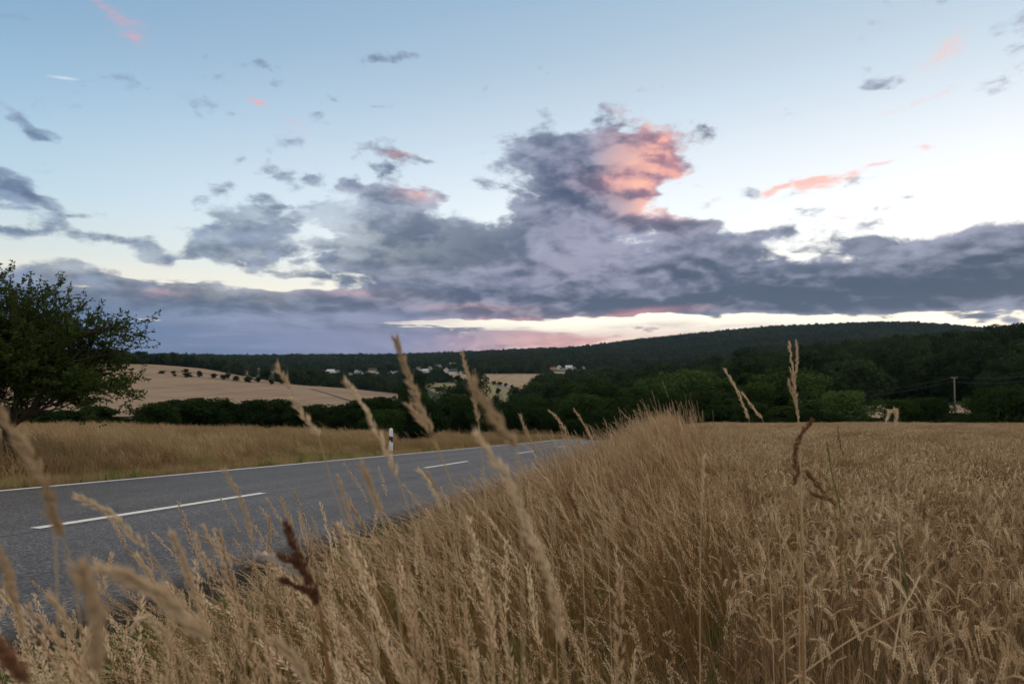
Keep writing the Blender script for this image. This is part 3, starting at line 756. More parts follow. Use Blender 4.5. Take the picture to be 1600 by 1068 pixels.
def wheat_stalk(mb, rng, x, y, h, nod, wt=1.0, awn=True, detail=1):
    a = rng.random() * 6.283
    pts = lean_path(rng, x, y, h, 0.06 + abs(rng.gauss(0, 0.07)), 0.02, 6, 0.1, a)
    mb.tube(pts, [0.0018 * wt * (1 - 0.4 * i / 6) for i in range(7)], 3, 1, False)
    p = Vector(pts[-1]); d = (p - Vector(pts[-2])).normalized()
    az_ = math.atan2(d.y, d.x) if rng.random() < 0.5 else rng.random() * 6.283
    neck = Vector((math.cos(az_), math.sin(az_), 0))
    L = 0.058 + 0.022 * rng.random(); n = 11 if detail else 5
    th = math.acos(max(-1, min(1, d.z))); cur = p.copy(); path = []
    hor = Vector((d.x, d.y, 0)) + neck * 0.3
    hor.normalize()
    th += nod * 0.3
    for i in range(n + 1):
        path.append(cur.copy()); th += nod * 0.7 / n
        dd = hor * math.sin(th) + Vector((0, 0, math.cos(th)))
        cur = cur + dd * L / n
    sd = Vector((-hor.y, hor.x, 0))
    for i in range(n):
        q = path[i]; dd = (path[i+1] - path[i]).normalized()
        for sgn in ((-1, 1) if detail else (1,)):
            off = sd * sgn * 0.0020 * wt
            wid = (0.0036 if detail else 0.0055) * wt * (1.0 - 0.35 * abs(i / n - 0.4))
            mb.spindle(q + off + Vector((rng.gauss(0, .0009), rng.gauss(0, .0009), rng.gauss(0, .0009))), dd + sd * sgn * 0.3, (0.011 if detail else 0.020), wid, 0, 4 if detail else 3, 0.45)
            if awn and (detail or i % 2 == 0):
                La = 0.028 + 0.03 * rng.random()
                e = (dd + sd * sgn * (0.25 + 0.2 * rng.random()) + Vector((rng.gauss(0, .1), rng.gauss(0, .1), rng.gauss(0, .1)))).normalized()
                b = len(mb.v); s0 = q + off + dd * 0.008; n1 = e.cross(Vector((0.1, 0.3, 1))).normalized() * 0.00035 * wt
                mb.v += [tuple(s0 - n1), tuple(s0 + n1), tuple(s0 + e * La)]; mb.f.append((b, b+1, b+2)); mb.m.append(0)
    if rng.random() < 0.75:
        t = 0.35 + rng.random() * 0.45; p, d = along(pts, t); aa = rng.random() * 6.283
        Lb = 0.10 + rng.random() * 0.14; bl = []
        for i in range(5):
            u = i / 4
            bl.append(p + Vector((math.cos(aa + u), math.sin(aa + u), 0)) * Lb * u * 0.6 + Vector((0, 0, Lb * (0.7 * u - 1.5 * u * u))))
        mb.blade(bl, 0.006 * wt, (-math.sin(aa), math.cos(aa), 0.3), 2)
def wheat_tuft(seed, n, radius, h0=0.58, h1=0.76, wt=1.0, detail=1, awn=True, square=False):
    rng = random.Random(seed); mb = MB()
    for i in range(n):
        if square: x, y = (rng.random() - .5) * radius * 2, (rng.random() - .5) * radius * 2
        else:
            a = rng.random() * 6.283; r = radius * math.sqrt(rng.random()); x, y = math.cos(a) * r, math.sin(a) * r
        nod = rng.choice((0.1, 0.3, 0.6, 1.0, 1.6, 2.2)) * (0.7 + 0.5 * rng.random())
        wheat_stalk(mb, rng, x, y, h0 + (h1 - h0) * rng.random(), nod, wt, awn, detail)
    return mb
def blade_tuft(seed, n, h0, h1, radius, w=0.004, lean=0.35, flop=1.0, mi=0):
    rng = random.Random(seed); mb = MB()
    for i in range(n):
        a = rng.random() * 6.283; r = radius * math.sqrt(rng.random())
        pts = lean_path(rng, math.cos(a) * r, math.sin(a) * r, h0 + (h1 - h0) * rng.random(), abs(rng.gauss(lean, 0.15)), 0.06, 4, flop * rng.random(), rng.random() * 6.283)
        s = rng.random() * 3.14
        mb.blade(pts, w * (0.6 + 0.8 * rng.random()), (math.cos(s), math.sin(s), 0), mi)
    return mb

GR = [M_HEAD, M_STEM, M_BLADE]
rs = np.random.RandomState(7)
def jitter_fill(t0, t1, q0, q1, dens):
    """random points in the road's own frame; density per square metre"""
    n = int((t1 - t0) * (q1 - q0) * dens)
    t = t0 + (t1 - t0) * rs.rand(n); q = q0 + (q1 - q0) * rs.rand(n)
    x, y = xy_of(t, q); return x, y, t, q
def in_view(x, y, margin=0.12, rmin=0.0):
    a = np.abs(np.arctan2(x, y)); r = np.hypot(x, y)
    return ((a < math.atan(800 / F) + margin) | (r < 3.0)) & (r > rmin) & (y > -1.5)
def lean_rot(n, yaw=0.7, tilt=0.09):
    return np.stack([rs.randn(n) * tilt, rs.randn(n) * tilt, rs.randn(n) * yaw], -1)
def scl3(a, b, n, hs=None):
    s = a + (b - a) * rs.rand(n); h = s if hs is None else s * hs
    return np.stack([s, s, h], -1)

# ---- tall dry verge grass between the road and the wheat
near_t = [tall_tuft(100 + i, 7, 0.80, 1.32, 0.07, 52, 0.17, 0.007, 3).mesh('verge_tuft', GR) for i in range(9)]
low_t = [tall_tuft(130 + i, 8, 0.55, 0.85, 0.08, 34, 0.12, 0.004, 4).mesh('verge_tuft', GR) for i in range(6)]
far_t = [tall_tuft(160 + i, 9, 0.95, 1.30, 0.13, 26, 0.19, 0.012, 2, wt=2.4).mesh('verge_tuft', GR) for i in range(5)]
PX_, PI_, SC_, RO_ = [], [], [], []
def push(x, y, idx, sc, ro):
    z = H(x, y); PX_.append(np.stack([x, y, z - 0.01], -1)); PI_.append(idx); SC_.append(sc); RO_.append(ro)
def clump(x, y, s=0.9):
    return 0.5 + 0.5 * np.sin(x * 2.1 * s + 1.7 * np.sin(y * 1.3 * s)) * np.sin(y * 1.9 * s + 2.0 * np.sin(x * 0.9 * s + 1))
for (t0, t1, dens, nr) in ((-0.8, 9.0, 62, True), (9.0, 20.0, 44, True), (20.0, 82.0, 14, False)):
    x, y, t, q = jitter_fill(t0, t1, Q_ROAD + 0.24, 0.75, dens)
    r = np.hypot(x, y); k = in_view(x, y, 0.15, 0.62)
    w = (q - Q_ROAD) / (0.4 - Q_ROAD)                     # 0 at the asphalt, 1 at the wheat
    k &= (rs.rand(len(x)) < 0.10 + 0.90 * sst(0.05, 0.45, w) * (0.55 + 0.45 * clump(x, y))) 
    k &= (rs.rand(len(x)) < 1 - 0.85 * sst(0.92, 1.12, w))
    k &= (rs.rand(len(x)) < 0.20 + 0.80 * sst(1.4, 5.0, r))
    # next to the camera the stalks stay low enough to look over
    x, y, w, r, t = x[k], y[k], w[k], r[k], t[k]; n = len(x)
    hs = (0.20 + 0.82 * sst(-0.05, 0.95, w)) * (0.74 + 0.26 * sst(0.8, 4.0, r)) * (0.80 + 0.25 * clump(x, y, 1.3)) * (0.93 + 0.30 * sst(4, 8, t) * (0.6 + 0.4 * w)) * (0.82 + 0.42 * rs.rand(n) ** 1.6)
    if nr:
        low = (rs.rand(n) < 0.75 - 0.68 * sst(0.02, 0.40, w))
        idx = np.where(low, 9 + rs.randint(0, 6, n), rs.randint(0, 9, n))
        hs = np.where(low, np.maximum(hs * 1.25, 0.28), hs)
    else: idx = 15 + rs.randint(0, 5, n)
    sc = scl3(0.9, 1.1, n); sc[:, 2] = hs
    push(x, y, idx, sc, lean_rot(n))
# single tall stalks right in front of the viewer, with gaps between them
st_ = [tall_tuft(200 + i, 2 + i % 2, 0.95, 1.15, 0.05, 80, 0.15, 0.006, 1, 0.26).mesh('verge_tuft', GR) for i in range(8)]
n = 300; r = 0.85 + 2.6 * rs.rand(n) ** 1.2; a = -0.85 + 1.05 * rs.rand(n)
x, y = r * np.sin(a), r * np.cos(a); q = q_of(x, y); ua = 800 + F * np.tan(a)
env = np.interp(ua, [-200, 100, 300, 500, 700, 900, 1100], [930, 870, 810, 750, 705, 690, 700])
vt = env + (1090 - env) * rs.rand(n)
hh_ = (1.5 - (vt - 650) / F * r) / 1.0
k = (q > Q_ROAD + 0.35) & (q < 0.35) & (hh_ > 0.5) & (hh_ < 1.38)
x, y, hh_ = x[k], y[k], hh_[k]; n = len(x); sc = scl3(0.9, 1.05, n); sc[:, 2] = hh_ / 1.03
push(x, y, 20 + rs.randint(0, 8, n), sc, lean_rot(n, 0.5)); print('SINGLES', n)
scatter('verge_grass', 'tall dry straw-coloured grass leaning left between road and wheat', np.concatenate(PX_), np.concatenate(RO_), np.concatenate(SC_), np.concatenate(PI_), near_t + low_t + far_t + st_)

# ---- green grass low in the verge and along the asphalt
gt = [blade_tuft(300 + i, 26, 0.07, 0.20, 0.06, 0.005, 0.5, 1.2).mesh('green_tuft', [M_GREEN]) for i in range(5)]
gs = [blade_tuft(320 + i, 30, 0.04, 0.13, 0.08, 0.004, 0.5, 1.2).mesh('short_tuft', [M_SHORT]) for i in range(5)]
PX_, PI_, SC_, RO_ = [], [], [], []
x, y, t, q = jitter_fill(-1.0, 12.0, Q_ROAD + 0.34, 0.4, 40); k = in_view(x, y, 0.15, 0.5) & (clump(x, y, 1.7) > 0.22); x, y = x[k], y[k]
push(x, y, rs.randint(0, 5, len(x)), scl3(0.8, 1.5, len(x)), lean_rot(len(x), 3))
x, y, t, q = jitter_fill(-1.0, 14.0, Q_ROAD + 0.26, 0.3, 40); k = in_view(x, y, 0.15, 0.5); x, y = x[k], y[k]
push(x, y, 5 + rs.randint(0, 5, len(x)), scl3(0.9, 1.5, len(x)), lean_rot(len(x), 3))
# far shoulder: short brown grass with green weeds in it
for (t0, t1, dens) in ((4, 26, 55), (26, 60, 18)):
    x, y, t, q = jitter_fill(t0, t1, Q_EDGE - 1.9, Q_EDGE - 0.12, dens); k = in_view(x, y, 0.05) & (rs.rand(len(x)) < 0.25 + 0.9 * sst(-0.1, -0.7, q - Q_EDGE)); x, y, q = x[k], y[k], q[k]
    gr = (clump(x, y, 0.8) * 0.6 + 0.4 * rs.rand(len(x))) > 0.78
    push(x, y, np.where(gr, 0, 5) + rs.randint(0, 5, len(x)), scl3(1.0, 1.8, len(x)), lean_rot(len(x), 3))
scatter('short_grass', 'short green and brown grass along both edges of the asphalt', np.concatenate(PX_), np.concatenate(RO_), np.concatenate(SC_), np.concatenate(PI_), gt + gs)

# ---- fallow grass beyond the road
fm = [M_FALLOW, M_FALLOWSTEM, M_FALLOWSTEM]
ft = [tall_tuft(400 + i, 13, 0.42, 0.72, 0.16, 12, 0.13, 0.010, 12, 0.42, 2.6).mesh('fallow_tuft', fm) for i in range(6)]
ft2 = [tall_tuft(420 + i, 22, 0.45, 0.70, 0.38, 7, 0.16, 0.02, 16, 0.38, 4.5).mesh('fallow_tuft', fm) for i in range(5)]
fh = [tall_tuft(440 + i, 5, 0.8, 1.05, 0.12, 14, 0.18, 0.010, 0, 0.45, 2.6).mesh('fallow_tuft', fm) for i in range(3)]
PX_, PI_, SC_, RO_ = [], [], [], []
def gap(x, y):
    u, v = project(x, y, H(x, y)); r = np.hypot(x, y); q = q_of(x, y)
    return (u > 612) & (u < 690) & (q < Q_EDGE - 1.7)
for (r0, r1, dens, st, m0) in ((8, 24, 17, ft, 0), (24, 56, 5.0, ft2, 6)):
    n = int(dens * (r1 ** 2 - r0 ** 2) * 0.5 * 1.25)
    r = np.sqrt(r0 ** 2 + (r1 ** 2 - r0 ** 2) * rs.rand(n)); a = -0.78 + 1.25 * rs.rand(n)
    x, y = r * np.sin(a), r * np.cos(a); q = q_of(x, y)
    k = (q < Q_EDGE - 0.75 - 0.5 * clump(x, y, 0.5)) & ~gap(x, y); x, y, q = x[k], y[k], q[k]; n = len(x)
    sc = scl3(0.85, 1.25, n); sc[:, 2] *= (0.55 + 0.45 * sst(Q_EDGE - 0.8, Q_EDGE - 2.2, q)) * (0.62 + 0.62 * clump(x, y, 0.45))
    push(x, y, m0 + rs.randint(0, len(st), n), sc, lean_rot(n, 0.5, 0.1))
x, y, t, q = jitter_fill(8, 90, Q_EDGE - 4.5, Q_EDGE - 0.9, 2.2); k = in_view(x, y, 0.1) & ~gap(x, y) & (clump(x, y, .6) > .35); x, y = x[k], y[k]
push(x, y, 11 + rs.randint(0, 3, len(x)), scl3(0.8, 1.1, len(x)), lean_rot(len(x), 0.5, 0.1))
x, y, t, q = jitter_fill(30, 90, Q_EDGE - 2.8, Q_EDGE - 0.7, 6); k = in_view(x, y, 0.1); x, y = x[k], y[k]
push(x, y, 6 + rs.randint(0, 5, len(x)), scl3(0.6, 0.9, len(x)), lean_rot(len(x), 0.5, 0.1))
scatter('fallow_grass', 'dry brownish grass on the bank beyond the road', np.concatenate(PX_), np.concatenate(RO_), np.concatenate(SC_), np.concatenate(PI_), ft + ft2 + fh)

# ---- wheat
WM = [M_EAR, M_WSTEM, M_WSTEM]
w0 = [wheat_tuft(500 + i, 7, 0.10).mesh('wheat_tuft', WM) for i in range(14)]
w1 = [wheat_tuft(530 + i, 34, 0.28, 0.60, 0.78, 1.4, 0, True, True).mesh('wheat_tuft', WM) for i in range(8)]
w2 = [wheat_tuft(550 + i, 110, 0.62, 0.62, 0.80, 2.4, 0, False, True).mesh('wheat_tuft', WM) for i in range(6)]
PX_, PI_, SC_, RO_ = [], [], [], []
for (r0, r1, dens, m0, ms) in ((0.5, 9, 50, 0, 14), (8.5, 26, 6.5, 14, 8), (25, 88, 1.15, 22, 6)):
    n = int(dens * (r1 ** 2 - r0 ** 2) * 0.5 * 1.3)
    r = np.sqrt(r0 ** 2 + (r1 ** 2 - r0 ** 2) * rs.rand(n)); a = -0.45 + 1.3 * rs.rand(n)
    x, y = r * np.sin(a), r * np.cos(a); q = q_of(x, y)
    k = (q > 0.30 + 0.5 * rs.rand(n) ** 2) & (r > 0.75) & (y > -0.2)
    x, y, r = x[k], y[k], r[k]; n = len(x)
    sc = scl3(0.92, 1.08, n); sc[:, 2] *= (0.93 + 0.16 * clump(x, y, 0.12)) * (0.93 + 0.14 * rs.rand(n)) * (0.88 + 0.12 * sst(0.8, 2.5, r))
    push(x, y, m0 + rs.randint(0, ms, n), sc, np.stack([rs.randn(n) * .05, rs.randn(n) * .05, rs.rand(n) * 6.28], -1))
scatter('wheat', 'ripe brownish wheat field with nodding ears right of the verge', np.concatenate(PX_), np.concatenate(RO_), np.concatenate(SC_), np.concatenate(PI_), w0 + w1 + w2, 'wheat')
# ------------------------------------------------------------------ trees
def crown_mesh(name, seed, h, w, n, leaf, mat, base=0.12, lobes=16, shape='round', flat=0.75):
    """leaf clumps: many small faces through the volumes of overlapping boughs; z from 0 to h, width w"""
    r = np.random.RandomState(seed)
    L = []
    for i in range(lobes):
        f = (i + 0.5) / lobes
        zz = base + (1 - base) * (f ** 0.8)
        if shape == 'cone': env = (1 - f) * 0.9 + 0.06
        elif shape == 'tall': env = math.sin(math.pi * (0.12 + 0.80 * f)) ** 0.7
        else: env = math.sin(math.pi * (0.20 + 0.72 * f)) ** 0.55
        a = r.rand() * 6.283; rad = w / 2 * env * (0.35 + 0.45 * r.rand())
        sz = w * (0.15 + 0.12 * r.rand()) * (0.55 + 0.45 * env) if shape != 'cone' else w * 0.30 * (env + 0.12)
        if shape == 'cone': rad *= 0.5
        L.append((math.cos(a) * rad, math.sin(a) * rad, min(zz * h, h - sz * 0.7), sz))
    L.append((0, 0, h * 0.5, w * 0.30)); L.append((0, 0, h * 0.75, w * 0.22))
    L = np.array(L); wt = L[:, 3] ** 2; wt /= wt.sum()
    k = r.choice(len(L), n, p=wt)
    d = r.randn(n, 3); d /= np.linalg.norm(d, axis=1)[:, None]
    rad = L[k, 3] * (0.55 + 0.55 * r.rand(n) ** 0.6)
    # clumpy surface: push in and out with a cheap wave
    wv = 1 + 0.16 * np.sin(d[:, 0] * 7 + k) * np.sin(d[:, 1] * 8 + 2 * k) * np.sin(d[:, 2] * 7)
    P = L[k, :3] + d * (rad * wv)[:, None] * np.array([1, 1, flat])
    P[:, 2] = np.maximum(P[:, 2], base * h * 0.5 * r.rand(n))
    nrm = d + 0.8 * r.randn(n, 3); nrm /= np.linalg.norm(nrm, axis=1)[:, None]
    t = np.cross(nrm, r.randn(n, 3)); t /= np.linalg.norm(t, axis=1)[:, None]
    b = np.cross(nrm, t)
    s = leaf * (0.6 + 0.8 * r.rand(n))[:, None]
    V = np.stack([P - t * s, P - b * s * 0.6, P + t * s, P + b * s * 0.6], 1).reshape(-1, 3)
    Fq = np.arange(4 * n).reshape(-1, 4)
    return mesh_np(name, V, Fq, [mat])
def trunk_mesh(name, seed, h, r0, spread, n=6):
    rng = random.Random(seed); mb = MB()
    pts = [(rng.gauss(0, .02) * h * i / 5, rng.gauss(0, .02) * h * i / 5, h * 0.8 * i / 5 - 0.3) for i in range(6)]
    mb.tube(pts, [r0 * (1.25 - 0.2 * i) if i < 5 else r0 * 0.2 for i in range(6)], 7, 0)
    for i in range(n):
        z = h * (0.2 + 0.45 * rng.random()); a = rng.random() * 6.28; L = spread * (0.3 + 0.3 * rng.random())
        bp = [(math.cos(a) * L * t, math.sin(a) * L * t, z + L * (0.9 * t - 0.2 * t * t)) for t in (0, .25, .5, .75, 1)]
        mb.tube(bp, [r0 * .5, r0 * .4, r0 * .3, r0 * .2, r0 * .08], 5, 0)
    return mb.mesh(name, [M_BARK])
def kinds(prefix, specs):
    out = []
    for i, (shape, h, w, n, leaf, mat, base, lobes) in enumerate(specs):
        out.append((crown_mesh('crown', prefix * 50 + i, h, w, n, leaf, mat, base, lobes, shape), trunk_mesh('trunk', prefix * 60 + i, h, h * 0.022, w), h, w))
    return out
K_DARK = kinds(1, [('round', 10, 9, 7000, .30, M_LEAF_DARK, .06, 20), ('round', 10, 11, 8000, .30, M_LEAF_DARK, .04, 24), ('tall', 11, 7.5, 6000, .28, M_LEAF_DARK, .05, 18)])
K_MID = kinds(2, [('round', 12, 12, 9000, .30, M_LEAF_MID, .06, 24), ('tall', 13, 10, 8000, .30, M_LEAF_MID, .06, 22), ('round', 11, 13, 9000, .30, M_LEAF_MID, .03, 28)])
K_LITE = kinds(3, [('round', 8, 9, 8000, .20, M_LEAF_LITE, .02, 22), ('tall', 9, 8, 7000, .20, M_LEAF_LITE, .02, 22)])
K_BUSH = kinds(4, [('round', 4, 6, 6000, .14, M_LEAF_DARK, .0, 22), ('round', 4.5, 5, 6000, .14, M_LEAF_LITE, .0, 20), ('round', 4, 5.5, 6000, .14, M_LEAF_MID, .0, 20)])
_tn = [0]
def tree(u, vtop, d, wpx, kind, label, name='tree', cat='tree', group=None, zoff=0.0, trunk=True):
    """a tree that stands d metres away with its top at v = vtop and wpx wide"""
    dr = ray(u, vtop); x, y = dr.x * d, dr.y * d; z = Hs(x, y) - zoff
    h = max(1.5, dr.z * d - z); w = wpx / F * d * math.cos(math.atan2(x, y)) ** 0
    cm, tm, h0, w0 = kind
    _tn[0] += 1
    e = empty(name, (x, y, z), (_tn[0] * 2.399) % 6.283)
    e.scale = (w / w0, w / w0, h / h0)
    tag(e, label, cat, group)
    c = link(bpy.data.objects.new('crown', cm)); c.parent = e
    if trunk:
        t = link(bpy.data.objects.new('trunk', tm)); t.parent = e
    return e
ORD = ['first','second','third','fourth','fifth','sixth','seventh','eighth','ninth','tenth','eleventh','twelfth','thirteenth','fourteenth','fifteenth','sixteenth','seventeenth','eighteenth','nineteenth','twentieth','twenty-first','twenty-second','twenty-third','twenty-fourth','twenty-fifth','twenty-sixth','twenty-seventh','twenty-eighth','twenty-ninth','thirtieth']
# the dark hedge in the dip beyond the fallow grass
HEDGE = [(-25,636,108,95,0),(30,640,104,80,1),(78,641,102,70,0),(122,641,100,60,1),(160,634,104,62,2),(208,652,98,42,0),(248,629,118,58,1),(286,624,128,60,0),(322,622,130,66,1),(362,626,132,56,0),(402,625,130,60,1),(438,624,128,48,2),(470,633,126,46,0),(503,632,124,46,1),(538,633,122,44,0),(570,622,132,54,2),(606,620,128,58,1)]
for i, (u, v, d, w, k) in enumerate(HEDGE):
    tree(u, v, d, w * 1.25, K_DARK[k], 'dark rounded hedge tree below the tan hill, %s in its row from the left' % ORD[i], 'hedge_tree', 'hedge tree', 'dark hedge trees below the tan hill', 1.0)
MIDL = [(600,640,112,60,0),(655,624,120,74,1),(634,606,215,34,2),(655,611,210,32,0),(700,618,150,66,2),(735,622,140,60,1),(770,634,120,64,0),(800,640,110,60,1),(835,636,118,62,0),(715,616,250,46,2),(752,627,190,44,0),(790,628,210,56,1),(822,616,260,60,2),(842,600,330,60,1),(868,592,340,66,0),(893,600,300,50,2),(858,622,170,62,1),(880,640,112,60,0)]
for i, (u, v, d, w, k) in enumerate(MIDL):
    tree(u, v, d, w * 1.12, (K_DARK if i % 3 else K_MID)[k], 'dark broad tree in the valley wood behind the white post, %s from the left' % ORD[sorted(range(len(MIDL)), key=lambda j: MIDL[j][0]).index(i)], 'valley_tree', 'tree', 'valley trees below the meadow', 1.0)
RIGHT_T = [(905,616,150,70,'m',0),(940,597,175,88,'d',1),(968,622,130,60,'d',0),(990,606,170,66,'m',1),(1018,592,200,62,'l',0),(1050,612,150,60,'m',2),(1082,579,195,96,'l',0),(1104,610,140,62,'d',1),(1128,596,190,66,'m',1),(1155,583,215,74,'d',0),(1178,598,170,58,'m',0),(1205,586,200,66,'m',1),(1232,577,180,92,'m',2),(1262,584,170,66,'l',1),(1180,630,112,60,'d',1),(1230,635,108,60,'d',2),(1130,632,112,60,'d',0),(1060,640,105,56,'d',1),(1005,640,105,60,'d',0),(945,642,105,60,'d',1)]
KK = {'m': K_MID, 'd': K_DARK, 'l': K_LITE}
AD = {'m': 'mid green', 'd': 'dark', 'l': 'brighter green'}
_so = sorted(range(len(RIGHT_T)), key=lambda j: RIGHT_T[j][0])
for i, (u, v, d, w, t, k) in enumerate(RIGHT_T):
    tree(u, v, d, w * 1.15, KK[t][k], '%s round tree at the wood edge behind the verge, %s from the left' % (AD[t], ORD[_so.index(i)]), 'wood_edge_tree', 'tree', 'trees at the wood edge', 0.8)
BUSH = [(1322,610,122,68,K_BUSH[1],'light green feathery bush alone behind the wheat, beside the green gap'),
 (1402,624,112,60,K_BUSH[2],'mid green bush behind the wheat, left one of the touching pair'),(1450,621,116,72,K_BUSH[0],'dark bush behind the wheat, right one of the touching pair'),
 (1358,652,98,50,K_BUSH[0],'low dark bush at the wheat edge under the green gap'),(1300,646,100,60,K_BUSH[0],'low dark bush left of the light green bush at the wheat edge'),(1262,640,100,56,K_BUSH[0],'low dark bush behind the wheat next to the tall pale seed heads'),
 (1505,645,100,56,K_BUSH[0],'low dark bush at the foot of the utility pole'),(1548,606,112,50,K_BUSH[2],'mid green bush at the right edge of the wheat, left of the dark one'),(1585,603,108,76,K_BUSH[0],'large dark bush at the far right edge of the wheat'),(1518,622,190,26,K_BUSH[1],'small light green bush beyond the pale strip, right of the pole'),(1480,636,170,20,K_BUSH[2],'small green bush on the pale strip beside the pole'),(1640,610,108,80,K_BUSH[2],'dark green bush cut off by the right border of the view')]
for (u, v, d, w, k, lb) in BUSH:
    tree(u, v, d, w * 1.0, k, lb, 'bush', 'bush', 'bushes behind the wheat', 0.6, False)

# the row of young trees on the tan hill, placed where their feet stand
K_SMALL = kinds(5, [('round', 6, 5, 1500, .30, M_LEAF_DARK, .12, 10), ('tall', 7, 4.5, 1500, .30, M_LEAF_DARK, .16, 10)])
ROWT = [(253,579,584,8),(271,579,584,8),(273,584,588,5),(290,576,583,7),(293,582,590,11),(312,579,590,9),(334,583,591,8),(350,585,594,9),(356,583,592,7),(369,587,596,10),(388,588,598,11),(403,589,598,8),(424,592,601,7),(435,590,596,7),(441,592,600,8)]
for i, (u, vt, vb, w) in enumerate(ROWT):
    x, y, r = hit(u, vb, 150)
    tree(u, vt, r, w * 1.25, K_SMALL[i % 2], 'small dark tree in the track row on the tan hill, %s from the left' % ORD[i], 'field_tree', 'tree', 'young trees on the tan hill')
MT = [(728,602,617,10,'round dark tree standing alone in the left half of the meadow'),(778,606,616,8,'small round tree alone in the middle of the meadow'),(686,604,611,18,'low flat dark bush on the meadow left of the round tree'),
      (694,600,603,4,'tiny bush at the top edge of the meadow, beside another'),(724,599,602,4,'tiny bush at the top edge above the round meadow tree'),(716,586,598,12,'dark tree on the left edge of the upper pale field'),(743,589,598,11,'dark tree at the lower left of the upper pale field'),
      (772,595,601,7,'small bush where the lane leaves the upper field'),(781,596,602,8,'small bush beside the upper end of the lane'),(790,598,604,6,'low bush halfway up the lane'),(800,601,607,6,'low bush beside the lane, in its middle'),(808,604,610,6,'low bush at the lower end of the lane'),(845,585,590,8,'dark tree at the right corner of the upper pale field')]
for (u, vt, vb, w, lb) in MT:
    x, y, r = hit(u, vb, 150)
    tree(u, vt, r, w * 1.2, K_SMALL[0], lb, 'meadow_tree', 'tree', 'lone trees on the meadow')

# ------------------------------------------------------------------ village
M_WALLW = plain_mat('white_render', (.55,.55,.57), 0.8, 0.2, 0.06, 0.5)
M_WALLY = plain_mat('cream_render', (.55,.47,.27), 0.8, 0.2, 0.06, 0.5)
M_WALLG = plain_mat('grey_render', (.36,.36,.38), 0.8, 0.2, 0.06, 0.5)
M_ROOFR = plain_mat('red_tiles', (.20,.055,.035), 0.8, 0.2, 0.25, 0.8)
M_ROOFD = plain_mat('dark_tiles', (.045,.045,.05), 0.7, 0.3, 0.25, 0.8)
M_ROOFL = plain_mat('pale_sheet_roof', (.40,.42,.46), 0.5, 0.4, 0.1, 0.8)
M_PANE = plain_mat('window_glass', (.02,.025,.03), 0.15, 0.6)
def house(u, vb, wpx, wall, roof, label, ang, lng=1.5, hf=0.5):
    x, y, r = hit(u, vb, 500)
    w = wpx * (1.02 if abs(ang) < 45 else 0.66) / F * r; L = w * lng; h = w * hf; rh = w * 0.42
    e = empty('house', (x, y, Hs(x, y) - 0.5), R(ang)); tag(e, label, 'house', 'houses of the far village')
    mb = MB()
    mb.add([(-w/2,-L/2,0),(w/2,-L/2,0),(w/2,L/2,0),(-w/2,L/2,0),(-w/2,-L/2,h),(w/2,-L/2,h),(w/2,L/2,h),(-w/2,L/2,h),(0,-L/2,h+rh*.94),(0,L/2,h+rh*.94)],
           [(0,1,5,8,4),(1,2,6,5),(2,3,7,9,6),(3,0,4,7)])
    mb.build('wall', [wall], e)
    o = 0.5; mb = MB(); tt = 0.25
    s = rh / (w / 2)
    for sg in (-1, 1):
        a = (sg * (w/2 + o), h - o * s); 
        mb.add([(a[0],-L/2-o,a[1]),(0,-L/2-o,h+rh),(0,L/2+o,h+rh),(a[0],L/2+o,a[1]),(a[0],-L/2-o,a[1]+tt),(0,-L/2-o,h+rh+tt),(0,L/2+o,h+rh+tt),(a[0],L/2+o,a[1]+tt)],
               [(0,1,2,3),(4,5,6,7),(0,1,5,4),(3,2,6,7),(0,3,7,4)])
    rf = mb.build('roof', [roof], e)
    mb = MB(); mb.box(w*.12, w*.12+.7, -.4, .4, h+rh*.5, h+rh+.9); mb.build('chimney', [roof], rf)
    for (wx, wz) in ((-.25, .35), (.25, .35), (0, .95)):
        for sg in (-1, 1):
            mb = MB(); ww = w * .07; yy = sg * (L/2 + .03)
            zc = h * wz + (rh * .12 if wz > .9 else 0)
            mb.box(w*wx-ww, w*wx+ww, min(yy, yy-sg*.06), max(yy, yy-sg*.06), zc, zc+1.3); mb.build('window', [M_PANE], e)
    return r
